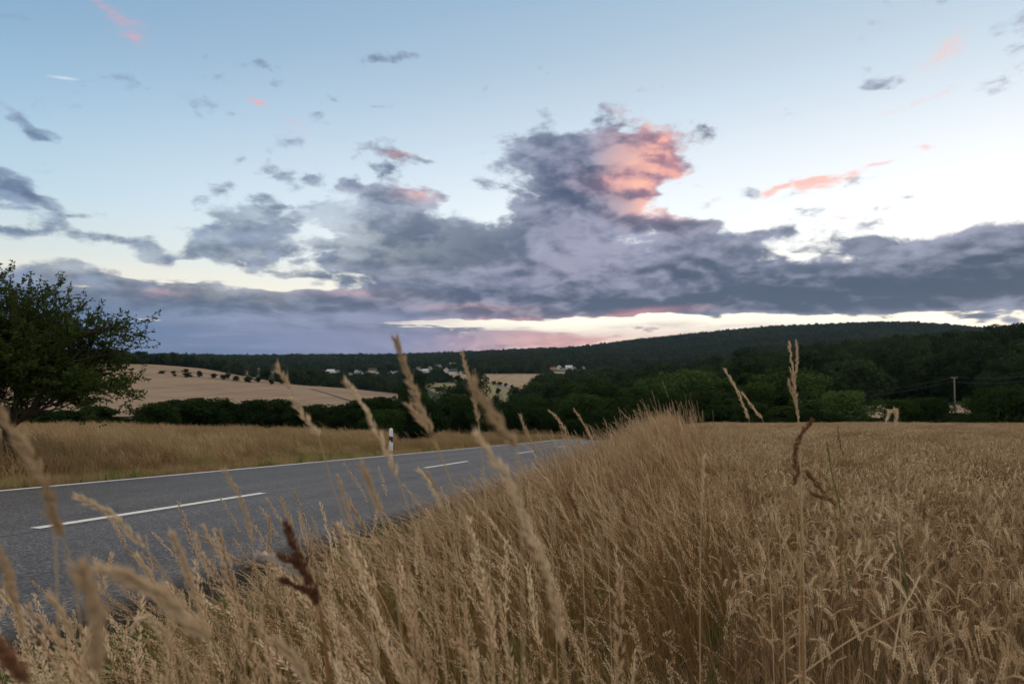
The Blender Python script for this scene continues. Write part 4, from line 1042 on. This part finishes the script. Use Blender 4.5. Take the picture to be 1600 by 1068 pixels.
HS = [(606,571,6,0,1,'small white house high on the slope above the yellow house',20),(562,585,7,0,1,'white gabled house at the left of the village, below the roadside seed heads',-10),(582,582,12,1,1,'wide yellowish house in the middle of the village',80),
 (591,585,6,0,1,'small white house right below the yellowish house',0),(574,585,6,2,1,'grey house below and left of the yellowish house',30),(611,586,8,0,1,'white house behind the largest blurred seed head',15),(620,584,6,0,1,'small white house right of the blurred seed head',-20),(654,579,7,0,1,'white house left of the long pale roof',-30),(665,582,10,3,1,'long low building with a pale roof in the village',75),(663,586,6,0,1,'small white gable just below the long pale roof',0),
 (685,575,7,0,1,'white house uphill of the red-roofed gable',40),(697,582,9,0,0,'white gable under a red roof, beside the widest white house',10),(708,584,13,0,1,'widest white house, right of the red-roofed gable',85),(720,584,6,2,1,'grey house right of the widest white house',0),(742,580,6,0,1,'small white house alone at the right end of the village',25),(707,572,9,3,1,'pale-roofed building uphill behind the widest white house',70),(672,577,6,2,0,'grey house with red roof between the pale roofs',0),
 (864,577,8,1,0,'red-roofed cream house, left end of the far right hamlet',60),(873,577,8,0,1,'tall white gable in the hamlet beside the red roof',5),(878,578,7,0,1,'white house right of the tall gable in the hamlet',50),(889,577,11,0,3,'long white house in the middle of the hamlet',80),(897,578,6,0,1,'small white gable next to the long white house in the hamlet',0),(911,577,6,0,1,'small white house alone, right end of the hamlet',20),
 (506,582,7,0,0,'red-roofed house at the left end of the village',50),(517,584,12,0,3,'long white house next to the red roof, left end of the village',82),(528,583,6,2,1,'grey house right of the long white one',0),(557,582,6,0,1,'small white house among trees, left of the village middle',10),(385,584,8,2,0,'grey house with dim roof by the wood above the tan hill',70),(404,581,7,2,1,'grey house in the wood above the row of young trees',10),(425,583,7,2,1,'dim grey house at the wood edge, right of two others',40),(547,586,5,0,1,'tiny white house at the wood edge below the others',0)]
WM_ = [M_WALLW, M_WALLY, M_WALLG, M_WALLW]; RM_ = [M_ROOFR, M_ROOFD, M_ROOFD, M_ROOFL]
HP = []
for (u, vb, w, wc, rc, lb, an) in HS:
    roof = M_ROOFL if wc == 3 else RM_[rc]
    r = house(u, vb, w, WM_[wc], roof, lb, an)
    HP.append((u, vb, w, r))

# ------------------------------------------------------------------ far woods: one mass
fspec = [('round', 12, 10, 420, .95, M_LEAF_FAR, .05, 11), ('round', 12, 11, 460, .95, M_LEAF_FAR, .05, 12), ('tall', 14, 9, 420, .9, M_LEAF_FAR, .05, 10), ('tall', 13, 10, 420, .95, M_LEAF_FAR, .05, 12), ('round', 10, 11, 420, .95, M_LEAF_FAR, .04, 12), ('cone', 15, 6, 360, .8, M_LEAF_FAR, .08, 9)]
fm_ = [crown_mesh('wood_crown', 900 + i, h, w, n, lf, mt, b, lo, sh) for i, (sh, h, w, n, lf, mt, b, lo) in enumerate(fspec)]
fn_ = [crown_mesh('wood_crown', 950 + i, h, w, n * 7, lf * .36, mt, b, lo + 8, sh) for i, (sh, h, w, n, lf, mt, b, lo) in enumerate(fspec[:5])]
rw = np.random.RandomState(11)
PX_, PI_, SC_, RO_ = [], [], [], []
def wood(r0, r1, sp, near):
    n = int(0.5 * (r1 ** 2 - r0 ** 2) * 1.62 / sp ** 2)
    r = np.sqrt(r0 ** 2 + (r1 ** 2 - r0 ** 2) * rw.rand(n)); a = -0.78 + 1.6 * rw.rand(n)
    x, y = r * np.sin(a), r * np.cos(a); z = H(x, y); u, v = project(x, y, z)
    k = np.ones(n, bool)
    for i, poly in enumerate(NOTREE):
        k &= ~(in_poly(u, v, poly) & (r < (1000 if i == 0 else 1250)))
    # in front of the open fields trees would hide them
    tp = 17 * F / r
    for poly in NOTREE[1:]:
        for f in np.linspace(.08, 1.0, 12): k &= ~(in_poly(u, v - tp * f, poly) & (v < max(p[1] for p in poly) + tp * 0.85) & (r > 330))
    k &= ~((u > 1340) & (u < 1570) & (r < 265) & (v > 630))
    for (hu, hv, hw, hr) in HP:
        k &= ~((np.abs(u - hu) < hw * 0.8 + 2.5) & (r < hr + 12) & (v < hv + tp * 0.6 - 1) & (v > hv - 1))
    k &= ~((u < 900) & (r < 300))
    k &= ~((u < 652) & (r < 620))
    x, y, z, r, u = x[k], y[k], z[k], r[k], u[k]; n = len(x)
    if near: idx = 6 + rw.randint(0, 5, n)
    else:
        con = (np.sin(x * 0.004 + 1) * np.sin(y * 0.003) > 0.35) & (rw.rand(n) < 0.75) | (rw.rand(n) < 0.08)
        idx = np.where(con & (r > 1500), 5, rw.randint(0, 5, n))
    s = (0.62 + 0.85 * rw.rand(n) ** 1.8) * (1 - 0.22 * ((r > 750) & (r < 1350))) * (1 + 0.35 * (r > 2300) * rw.rand(n) ** 3)
    sc = np.stack([s * (sp / 9.0) ** 0.5 * 1.15] * 2 + [s * (1.05 if not near else 1.15)], -1)
    PX_.append(np.stack([x, y, z - 0.8], -1)); PI_.append(idx); SC_.append(sc); RO_.append(np.stack([0 * r, 0 * r, rw.rand(n) * 6.28], -1))
wood(215, 620, 7.5, True); wood(620, 1300, 8.5, False); wood(1300, 2400, 11, False); wood(2400, 4300, 14, False)
scatter('forest', 'dark wooded hills and valley woods up to the skyline', np.concatenate(PX_), np.concatenate(RO_), np.concatenate(SC_), np.concatenate(PI_), fm_ + fn_, 'forest')
print('WOOD', sum(len(p) for p in PX_))

# ------------------------------------------------------------------ utility pole and wires
M_POLE = plain_mat('weathered_pole', (.16,.14,.12), 0.9, 0.1, 0.2, 2)
M_WIRE = plain_mat('aluminium_wire', (.16,.16,.17), 0.6, 0.3)
dr = ray(1491, 588); PD = 150.0; px0, py0 = dr.x * PD, dr.y * PD; pz0 = Hs(px0, py0); ptop = dr.z * PD
e = empty('utility_pole', (px0, py0, pz0)); tag(e, 'slim wooden utility pole behind the wheat, right of the bushes', 'utility pole')
hh = ptop - pz0
mb = MB(); mb.tube([(0,0,-.5),(0,0,hh*.5),(0,0,hh)], [.15,.125,.10], 10); mb.build('shaft', [M_POLE], e, True)
mb = MB(); mb.box(-.06,.06,-.8,.8,hh-.35,hh-.22); mb.build('crossarm', [M_POLE], e)
for s_ in (-.7, .7):
    mb = MB(); mb.tube([(0,s_,hh-.22),(0,s_,hh-.1),(0,s_,hh)], [.03,.06,.035], 8); mb.build('insulator', [M_WALLG], e)
def wire(label, a, b, sag, rad=0.011):
    a, b = Vector(a), Vector(b); pts = []
    for i in range(25):
        t = i / 24; p = a.lerp(b, t); p.z -= sag * 4 * t * (1 - t); pts.append(tuple(p))
    mb = MB(); mb.tube(pts, rad, 5); o = mb.build('overhead_wire', [M_WIRE]); tag(o, label, 'wire', 'wires on the utility pole')
def at(u, v, d): r_ = ray(u, v); return (r_.x * d, r_.y * d, r_.z * d)
e1 = at(1490, 589, PD); wire('upper overhead wire running from the pole to the right', (px0, py0 - .7, ptop), at(1680, 574, 120), .8)
wire('lower overhead wire running from the pole to the right', (px0, py0 + .7, ptop - .9), at(1680, 583, 120), .8)
wire('upper overhead wire running from the pole leftwards to the trees', (px0, py0 - .7, ptop), at(1275, 612, 210), 1.2)
wire('lower overhead wire running from the pole leftwards to the trees', (px0, py0 + .7, ptop - .9), at(1275, 619, 210), 1.2)

# ------------------------------------------------------------------ roadside marker posts
M_WPLAST = plain_mat('white_plastic', (.62,.64,.68), 0.45, 0.4, 0.06, 6)
M_BPLAST = plain_mat('black_plastic', (.012,.012,.013), 0.5, 0.4)
M_REFL = plain_mat('reflector', (.75,.75,.78), 0.25, 0.8)
def marker(t, q, label, hgt=1.0, yaw=0.0):
    x, y = xy_of(t, q); z = Hs(x, y)
    e = empty('marker_post', (x, y, z), -math.atan2(HX, HY) + yaw); tag(e, label, 'marker post', 'white marker posts along the road')
    def prism(z0a, z0b, z1a, z1b, s, name, mat, parent):
        """triangular hollow-looking section; a = side to the road face edges left/right"""
        prof = [(-.075,-.045),(-.02,-.075),(.02,-.075),(.075,-.045),(.06,.03),(0,.075),(-.06,.03)]
        mb = MB(); n = len(prof)
        lo = [(px*s, py*s, z0a + (z0b - z0a) * (px / .15 + .5)) for px, py in prof]
        hi = [(px*s, py*s, z1a + (z1b - z1a) * (px / .15 + .5)) for px, py in prof]
        mb.add(lo + hi, [tuple(reversed(range(n))), tuple(range(n, 2*n))] + [(i, (i+1) % n, n + (i+1) % n, n + i) for i in range(n)])
        return mb.build(name, [mat], parent)
    prism(-.2, -.2, hgt*.50, hgt*.44, 1, 'body', M_WPLAST, e)
    bd = prism(hgt*.50, hgt*.44, hgt*.72, hgt*.66, .985, 'black_band', M_BPLAST, e)
    prism(hgt*.72, hgt*.66, hgt*.94, hgt*.94, 1, 'head', M_WPLAST, e)
    prof = [(-.075,-.045),(-.02,-.075),(.02,-.075),(.075,-.045),(.06,.03),(0,.075),(-.06,.03)]
    mb = MB(); n = 7
    mb.add([(px_, py_, hgt*.942) for px_, py_ in prof] + [(0,0,hgt)], [(i, (i+1) % 7, 7) for i in range(7)]); mb.build('cap', [M_WPLAST], e)
    for zz in (hgt*.68, hgt*.51):
        mb = MB(); mb.spindle((0,-.068,zz), (0,-1,0), .02, .022, 0, 12, .5); mb.build('reflector', [M_REFL], bd)
    return e
p = on_road(612, 706, HR); mt_ = t_of(p.x, p.y)
marker(27.0, Q_EDGE - .85, 'white marker post with black band beyond the road, nearest in clear view')
def t_for_u(q, u):
    best = min(np.arange(10, 140, .25), key=lambda t: abs(project(*xy_of(t, q), 0)[0] - u)); return float(best)
T1 = t_for_u(Q_EDGE - .85, 612); bpy.data.objects['marker_post'].location = (*xy_of(T1, Q_EDGE - .85), Hs(*xy_of(T1, Q_EDGE - .85)))
marker(t_for_u(Q_EDGE - .85, 924), Q_EDGE - .85, 'small far marker post on the far side of the road, seen between grass heads')
marker(t_for_u(Q_ROAD + .5, 955), Q_ROAD + .5, 'marker post half hidden in the tall verge grass on the near side of the road')
print('POST', T1, project(*xy_of(T1, Q_EDGE - .85), Hs(*xy_of(T1, Q_EDGE - .85))), project(*xy_of(T1, Q_EDGE - .85), Hs(*xy_of(T1, Q_EDGE - .85)) + 1))
# ------------------------------------------------------------------ the tree beside the road on the left
def near_tree():
    rng = random.Random(5)
    bx, by, _ = hit(12, 746); bz = Hs(bx, by); print('TREE AT', bx, by)
    e = empty('roadside_tree', (bx, by, bz)); tag(e, 'leafy young tree with ragged airy crown on the grass bank left of the road', 'tree')
    wood_, twig, leaves = MB(), MB(), []
    def grow(p, dr, L, r, lev):
        pts = [p]; n = 5 if lev < 3 else 4
        for i in range(n):
            up = 0.10 if lev else 0.12
            dr = (dr + Vector((rng.gauss(0, .16), rng.gauss(0, .16), rng.gauss(up * .4, .12)))).normalized()
            p = p + dr * L / n; pts.append(p)
        rr = [max(r * (1 - 0.55 * i / n), 0.0016) for i in range(n + 1)]
        (wood_ if lev < 2 else twig).tube([tuple(q) for q in pts], rr, 8 if lev < 2 else (4 if lev < 4 else 3), 0, False)
        if lev >= 3:
            m = 11 if lev == 4 else 4
            for k in range(m):
                q, dd = along([tuple(a) for a in pts], (k + rng.random()) / m)
                leaves.append((q, dd))
        if lev < 4:
            c = (6, 7, 7, 6)[lev]
            for k in range(c):
                t = 0.25 + 0.75 * (k + rng.random()) / c
                q, dd = along([tuple(a) for a in pts], min(t, .999))
                s = Vector((rng.gauss(0, 1), rng.gauss(0, 1), rng.gauss(0.15, .6))); s = (s - dd * s.dot(dd)).normalized()
                ang = rng.uniform(.5, 1.0)
                nd = (dd * math.cos(ang) + s * math.sin(ang)).normalized()
                grow(q, nd, L * rng.uniform(.50, .70), rr[-1] * 1.0 + r * .12 * (1 - t), lev + 1)
    trunk_top = Vector((-.06, .05, .95))
    wood_.tube([(0, 0, -.2), (.02, 0, .3), (-.02, .02, .65), tuple(trunk_top)], [.10, .078, .068, .064], 10, 0, False)
    mains = [((1.0, .1, .60), 1.5, .046), ((.75, -.3, 1.05), 1.5, .042), ((.2, .4, 1.5), 1.6, .046), ((-.55, .1, 1.3), 1.5, .042), ((-1.0, -.2, .6), 1.3, .038), ((.35, .9, .8), 1.2, .034), ((.3, -.9, .7), 1.0, .03), ((1.1, .3, .38), 1.15, .03), ((.55, .1, 1.35), 1.55, .038)]
    for dd, L, r in mains: grow(trunk_top - Vector((0, 0, rng.random() * .25)), Vector(dd).normalized(), L, r, 1)
    # leaves: folded little ovals
    P = np.array([tuple(q) for q, _ in leaves]); Dv = np.array([tuple(dd) for _, dd in leaves])
    rl = np.random.RandomState(3); rep = 2
    P = np.repeat(P, rep, 0); Dv = np.repeat(Dv, rep, 0); n = len(P)
    P = P + rl.randn(n, 3) * .012
    ax = Dv * .6 + rl.randn(n, 3) * .75; ax[:, 2] -= .15; ax /= np.linalg.norm(ax, axis=1)[:, None]
    sd_ = np.cross(ax, rl.randn(n, 3)); sd_ /= np.linalg.norm(sd_, axis=1)[:, None]; nn = np.cross(ax, sd_)
    L = (.036 + .030 * rl.rand(n))[:, None]; W_ = L * .27
    a0 = P; a1 = P + ax * L * .45 + sd_ * W_ + nn * L * .06; a2 = P + ax * L; a3 = P + ax * L * .45 - sd_ * W_ + nn * L * .06
    V = np.stack([a0, a1, a2, a3], 1).reshape(-1, 3); i = np.arange(n) * 4
    Fq = np.concatenate([np.stack([i, i+1, i+2], -1), np.stack([i, i+2, i+3], -1)])
    print('LEAVES', n)
    wood_.build('trunk', [M_BARK], e, True)
    br = twig.build('branches', [M_BARK], e)
    c = link(bpy.data.objects.new('crown', mesh_np('crown', V, Fq, [M_LEAF_NEAR]))); c.parent = e
    e.scale = (1.30, 1.30, 1.08)
    return e
TREE = near_tree()

# ------------------------------------------------------------------ single stalks close to the viewer
def chain(pix, d0, d1):
    """points seen in the photograph, from tip to foot, at a depth that runs from d0 to d1"""
    out = []; n = len(pix)
    for i, (u, v) in enumerate(pix):
        d = d0 + (d1 - d0) * i / (n - 1); r_ = ray(u, v); out.append(Vector((r_.x * d, r_.y * d, r_.z * d)))
    return out
def smooth_path(P, n=28):
    out = []
    for k in range(n + 1):
        t = k / n * (len(P) - 1); i = min(int(t), len(P) - 2); f = t - i
        p0 = P[max(i-1, 0)]; p1 = P[i]; p2 = P[i+1]; p3 = P[min(i+2, len(P)-1)]
        out.append(0.5 * ((2*p1) + (p2-p0)*f + (2*p0-5*p1+4*p2-p3)*f*f + (3*p1-p0-3*p2+p3)*f**3))
    return out
def stalk(label, head, foot, depth, width, mats, n=70, L=.0095, w=.00125, name='grass_stalk', cat='grass stalk', ddep=0.0, branches=0):
    """head: pixels from the tip down to where the head ends; foot: further pixels of the stem; then down to the soil"""
    rng = random.Random(hash(label) % 1000 if False else sum(map(ord, label)))
    P = chain(head + foot, depth, depth + ddep)
    nh = len(head)
    path = smooth_path(P, 6 * (len(P) - 1))
    cut = 6 * (nh - 1)
    dd = (path[-1] - path[-2]).normalized(); step = (path[-1] - path[-2]).length; cur = path[-1].copy()
    for _ in range(60):
        if cur.z <= Hs(cur.x, cur.y) - .03: break
        dd = (dd * .84 + Vector((0, 0, -1)) * .16).normalized(); cur = cur + dd * step; step = min(step * 1.25, .08); path.append(cur.copy())
    # even spacing, so that the head keeps its share of the stalk
    seg = [0.0]
    for i in range(1, len(path)): seg.append(seg[-1] + (path[i] - path[i-1]).length)
    tot = seg[-1]; headlen_ = seg[cut]
    new = []; j = 0
    for i in range(91):
        t = tot * i / 90
        while j < len(seg) - 2 and seg[j+1] < t: j += 1
        new.append(path[j].lerp(path[j+1], (t - seg[j]) / max(1e-9, seg[j+1] - seg[j])))
    path = new
    root = path[-1]
    e = empty(name, tuple(root)); tag(e, label, cat, 'single stalks close to the viewer')
    path = [p - root for p in path]
    cut = headlen_ / tot
    k = len(path)
    mb = MB(); mb.tube([tuple(p) for p in path], [.0005 + .0009 * min(1, i / k * 2.2) for i in range(k)], 5, 0, False); mb.build('stem', [mats[1]], e)
    rev = [tuple(p) for p in reversed(path)]
    mb = MB()
    t0 = 1 - cut
    hw = width * .36
    for j in range(n):
        u = (j + rng.random()) / n; t = min(.999, t0 + (1 - t0) * u)
        p, d = along(rev, t)
        r_ = Vector((rng.gauss(0, 1), rng.gauss(0, 1), rng.gauss(0, 1))); r_ = (r_ - d * r_.dot(d)).normalized()
        env = (.35 + .65 * math.sin(math.pi * min(1, .12 + u * .88)) ** .8) * (.65 + .35 * math.sin(u * 19 + len(label)))
        o = hw * env * math.sqrt(rng.random())
        mb.spindle(p + r_ * o * .7, (d + r_ * (.2 + .35 * rng.random())).normalized(), L * (.7 + .6 * rng.random()), w * (.7 + .6 * rng.random()), 0, 4)
        if mats is not DM and j % 3 == 0:
            mb.spindle(p + r_ * o, (d + r_ * .5).normalized(), L * 1.5, w * .25, 0, 3)
    mb.build('seed_head', [mats[0]], e)
    return e
HM = [M_HEAD, M_STALK]; DM = [M_DOCK, M_STEM]; OM = [M_OLD, M_STALK]
ST = [
 ('tallest blurred seed head rising left of centre over the village', [(618,530),(630,565),(643,605),(658,640),(675,676)], [(700,740),(735,830),(775,930)], .78, .014, HM, 120),
 ('short side head branching off the tallest blurred seed head', [(641,634),(652,650),(664,668)], [(690,715),(735,830)], .80, .008, HM, 30),
 ('small pale seed head tip above the road at the left of the tallest one', [(433,572),(443,588),(455,608)], [(461,628),(474,655),(498,684),(520,760),(560,870)], .95, .010, HM, 30),
 ('pale blurred seed head leaning over the hedge, left of the white post', [(459,625),(472,645),(485,665),(498,684)], [(520,760),(560,870)], .95, .012, HM, 45),
 ('slender blurred seed head crossing just left of the white post', [(541,596),(560,622),(580,655),(597,690),(612,725),(622,748)], [(640,800),(670,900),(690,1000)], .85, .010, HM, 80),
 ('thin upright seed head over the meadow, right of the tallest one', [(722,552),(729,578),(737,606),(743,632),(748,660)], [(752,700),(760,790)], 1.15, .009, HM, 80),
 ('wide very blurred seed head bending right below the meadow', [(738,600),(755,628),(775,655),(795,682),(808,700)], [(812,740)], .50, .014, HM, 70),
 ('long blurred ochre stalk curving down through the middle of the verge', [(745,680),(775,720),(800,760),(826,830),(850,880),(865,940),(880,1010)], [(885,1080)], .55, .011, HM, 110),
 ('large blurred seed head at the left border over the road', [(-15,630),(8,658),(32,690),(52,722),(68,752)], [(78,775)], .62, .013, HM, 80),
 ('blurred seed head hanging in front of the centre dash at the left', [(70,755),(77,780),(84,800),(90,822),(97,838)], [(108,870),(120,930),(130,1010)], .62, .010, HM, 45),
 ('single pale seed head lying across the near centre dash', [(122,776),(145,788),(172,802),(195,824),(212,842),(229,857)], [(262,900),(300,960)], .90, .009, HM, 70),
 ('pale seed head standing up at the right end of the near centre dash', [(350,735),(366,758),(378,785),(388,815),(394,848)], [(400,890),(410,960)], 1.15, .012, HM, 70),
 ('thick very blurred upright head at the lower left', [(126,888),(138,920),(147,960),(152,1010),(154,1060)], [(155,1090)], .42, .012, HM, 90),
 ('thick blurred head arching right at the lower left', [(163,888),(200,902),(238,920),(268,945),(300,972),(330,1000)], [(372,1050)], .45, .013, HM, 110),
 ('blurred head at the left border below the road', [(-12,850),(2,880),(14,910),(28,942)], [(42,990),(60,1060)], .60, .012, HM, 50),
 ('pale upright seed head in front of the asphalt edge at the left', [(268,834),(282,868),(298,910),(312,950)], [(325,1000),(335,1060)], .75, .012, HM, 60),
 ('pale seed head below the road, left of the thick upright one', [(78,930),(92,950),(106,978),(118,1000)], [(128,1040)], .85, .010, HM, 45),
 ('pale seed head right of the brown dock stalk', [(527,745),(537,770),(545,800),(552,830)], [(560,870),(575,940)], 1.2, .010, HM, 60),
 ('tall sharp seed head, left one of the upright pair over the wheat', [(1233,536),(1237,565),(1240,600),(1244,630),(1248,655)], [(1250,720),(1252,820),(1250,930)], 1.9, .013, HM, 120),
 ('tall sharp seed head, right one of the upright pair over the wheat', [(1245,534),(1245,560),(1243,590),(1243,610)], [(1247,650),(1251,720),(1254,820)], 1.92, .010, HM, 60),
 ('short third head beside the upright pair over the wheat', [(1232,594),(1236,610),(1242,630)], [(1248,670),(1252,760)], 1.9, .010, HM, 40),
 ('sharp seed head leaning left above the verge crest', [(1133,577),(1143,594),(1153,612),(1161,632),(1170,655)], [(1180,690),(1192,760)], 2.1, .013, HM, 90),
 ('shorter seed head branching right behind the leaning one', [(1160,614),(1170,628),(1181,643),(1191,655)], [(1202,690),(1212,760)], 2.2, .011, HM, 50),
 ('small arched seed head over the wheat at the right', [(1385,655),(1391,643),(1399,637),(1400,650),(1400,668)], [(1402,700),(1404,780)], 1.6, .009, HM, 50),
 ('pale upright seed head in the shade of the verge middle', [(1101,712),(1099,735),(1098,760),(1096,788)], [(1095,850),(1094,930)], 1.5, .010, HM, 60),
 ('blurred pale head at the bottom edge left of the middle', [(432,1000),(452,1022),(470,1045),(486,1070)], [(500,1100)], .55, .012, HM, 60),
 ('grey fluffy head over the asphalt edge beside the brown dock stalk', [(405,868),(425,872),(450,885),(468,900)], [(490,940),(515,1010)], .85, .012, OM, 60),
 ('slim head standing over the road edge, right of the grey fluffy one', [(440,780),(450,805),(457,828),(463,850)], [(475,900),(490,980)], 1.4, .012, HM, 60),
 ('slim seed head over the road below the white post', [(566,728),(576,752),(586,780),(596,806)], [(606,850),(620,930)], .75, .008, HM, 50),
 ('arching seed head over the road before the second dash', [(655,735),(668,752),(680,772),(690,795)], [(704,840),(720,920)], 1.2, .010, HM, 60),
 ('thin pale head over the road just left of the brown dock stalk', [(305,835),(312,858),(320,885),(326,905)], [(338,960),(350,1040)], 1.3, .008, HM, 50),
 ('thin head leaning left over the asphalt, second left of the dock stalk', [(318,822),(332,845),(345,870),(352,890)], [(366,940),(380,1020)], 1.25, .008, HM, 50),
 ('small thin head over the asphalt in the lower left', [(214,868),(228,888),(240,910),(248,925)], [(262,970),(275,1040)], 1.1, .008, HM, 50),
 ('thin bending head at the asphalt edge below the long dash', [(205,985),(222,960),(240,972),(250,1000)], [(258,1040),(262,1070)], 1.0, .008, HM, 45),
 ('thin pale head over the road between the two dashes', [(526,820),(535,842),(545,868),(551,885)], [(562,930),(575,1010)], 1.5, .009, HM, 50),
 ('slim pale head touching the start of the second dash', [(668,738),(680,760),(690,785),(696,800)], [(706,850),(715,930)], 1.5, .009, HM, 50),
 ('pale head standing up at the far left bottom corner', [(12,905),(22,935),(30,965),(36,990)], [(45,1040),(50,1070)], .95, .010, HM, 60),
 ('upright pale head over the verge, right of the post and below the meadow', [(812,648),(820,668),(830,690),(838,708)], [(850,760),(860,830)], 1.7, .010, HM, 60),
 ('arching pale head above the far end of the road', [(858,642),(868,650),(878,664),(886,680)], [(896,720),(905,790)], 2.0, .009, HM, 50),
 ('leaning pale head above the verge, beside the arching one', [(897,640),(908,655),(918,672),(926,690)], [(936,730),(945,800)], 2.1, .009, HM, 50),
]
for s in ST: stalk(s[0], s[1], s[2], s[3], s[4], s[5], int(s[6] * 1.25))
BR = [
 ('reddish brown dock stalk standing over the asphalt edge', [(446,818),(458,850),(470,880),(485,915),(496,945)], [(505,1000),(512,1060)], .72, .022, 150),
 ('brown side branch of seeds pointing left beside the dock stalk', [(436,868),(455,875),(475,890),(488,905)], [(500,950),(512,1040)], .73, .012, 60),
 ('lower brown side branch of seeds beside the dock stalk', [(440,905),(462,915),(485,925),(498,940)], [(508,990),(516,1060)], .74, .012, 60),
 ('brown curved seed stalk leaning right in front of the upright pair', [(1268,656),(1256,672),(1246,692),(1241,712),(1246,740),(1240,760)], [(1246,820),(1250,900)], 1.15, .013, 110),
 ('brown seed branch pointing down right below the curved one', [(1286,768),(1276,755),(1264,742),(1256,728)], [(1250,760),(1252,850)], 1.16, .010, 50),
 ('dark brown seed branch low and right of the curved stalk', [(1268,770),(1282,776),(1296,778),(1308,790)], [(1316,820),(1322,900)], 1.3, .009, 55),
 ('blurred brown seed stalk in the lower left corner', [(-8,1000),(8,1022),(24,1042),(42,1066)], [(60,1100)], .50, .014, 80),
 ('thin brown seed stalk between verge and wheat', [(888,770),(896,785),(901,800),(905,812)], [(912,850),(925,930)], 1.2, .009, 50),
 ('brown seed stalk above the verge crest, among pale heads', [(1318,712),(1312,690),(1309,668)], [(1310,740),(1312,800)], 2.4, .010, 40),
]
for s in BR: stalk(s[0], s[1], s[2], s[3], s[4], DM, s[5], .006, .0021, 'dock_stalk', 'dock stalk')
def straw(label, pix, d0, d1, r=.0011, mat=None):
    P = smooth_path(chain(pix, d0, d1), 16)
    mb = MB(); mb.tube([tuple(p) for p in P], r, 5); o = mb.build('bent_straw', [mat or M_HEAD]); tag(o, label, 'straw', 'loose bent straws in the wheat')
straw('long pale straw lying slantwise across the wheat near the bottom', [(1228,1072),(1300,1018),(1370,975),(1432,947)], 1.25, 1.35, .0013)
straw('pale straw crossing the long slanting one and bending up', [(1395,1030),(1408,960),(1425,925),(1438,898)], 1.28, 1.34)
straw('thin dark straw slanting left in the shaded verge edge', [(1150,1060),(1185,1010),(1220,965),(1252,920)], 1.35, 1.5, .0008, M_STEM)
straw('thin straw leaning right in the shaded verge, above the dark one', [(1140,940),(1165,905),(1190,860),(1212,822)], 1.5, 1.6, .0008, M_STEM)
straw('pale straw leaning left at the seam of verge and wheat', [(1212,820),(1225,845),(1240,875),(1262,920)], 1.5, 1.5, .0009)
# a few green stems standing in the wheat
for i, (lb, px_, d) in enumerate((('green thin stem in the wheat right of the brown stalk', [(1292,690),(1300,740),(1312,790),(1318,850),(1328,930)], 1.7), ('short green stem in the lower wheat', [(1400,832),(1406,858),(1413,885),(1420,950)], 1.5))):
    straw(lb, px_, d, d, .0011, M_GREEN)
# ------------------------------------------------------------------ evening haze over the valley
def haze(dens=0.000022):
    mb = MB(); zlo = min(float(_z) for _z in H(np.array([0., 2000, -2000]), np.array([600., 1500, 1500]))) - 250
    mb.box(-9500, 9500, -9500, 9500, zlo, 620)
    m = bpy.data.materials.new('haze'); m.use_nodes = True; t = m.node_tree
    for n in list(t.nodes): t.nodes.remove(n)
    v = t.nodes.new('ShaderNodeVolumePrincipled'); v.inputs['Density'].default_value = dens
    v.inputs['Color'].default_value = (.50, .70, .95, 1); v.inputs['Anisotropy'].default_value = 0.2
    o = t.nodes.new('ShaderNodeOutputMaterial'); t.links.new(v.outputs[0], o.inputs['Volume'])
    h = mb.build('haze', [m]); h['kind'] = 'stuff'
haze()
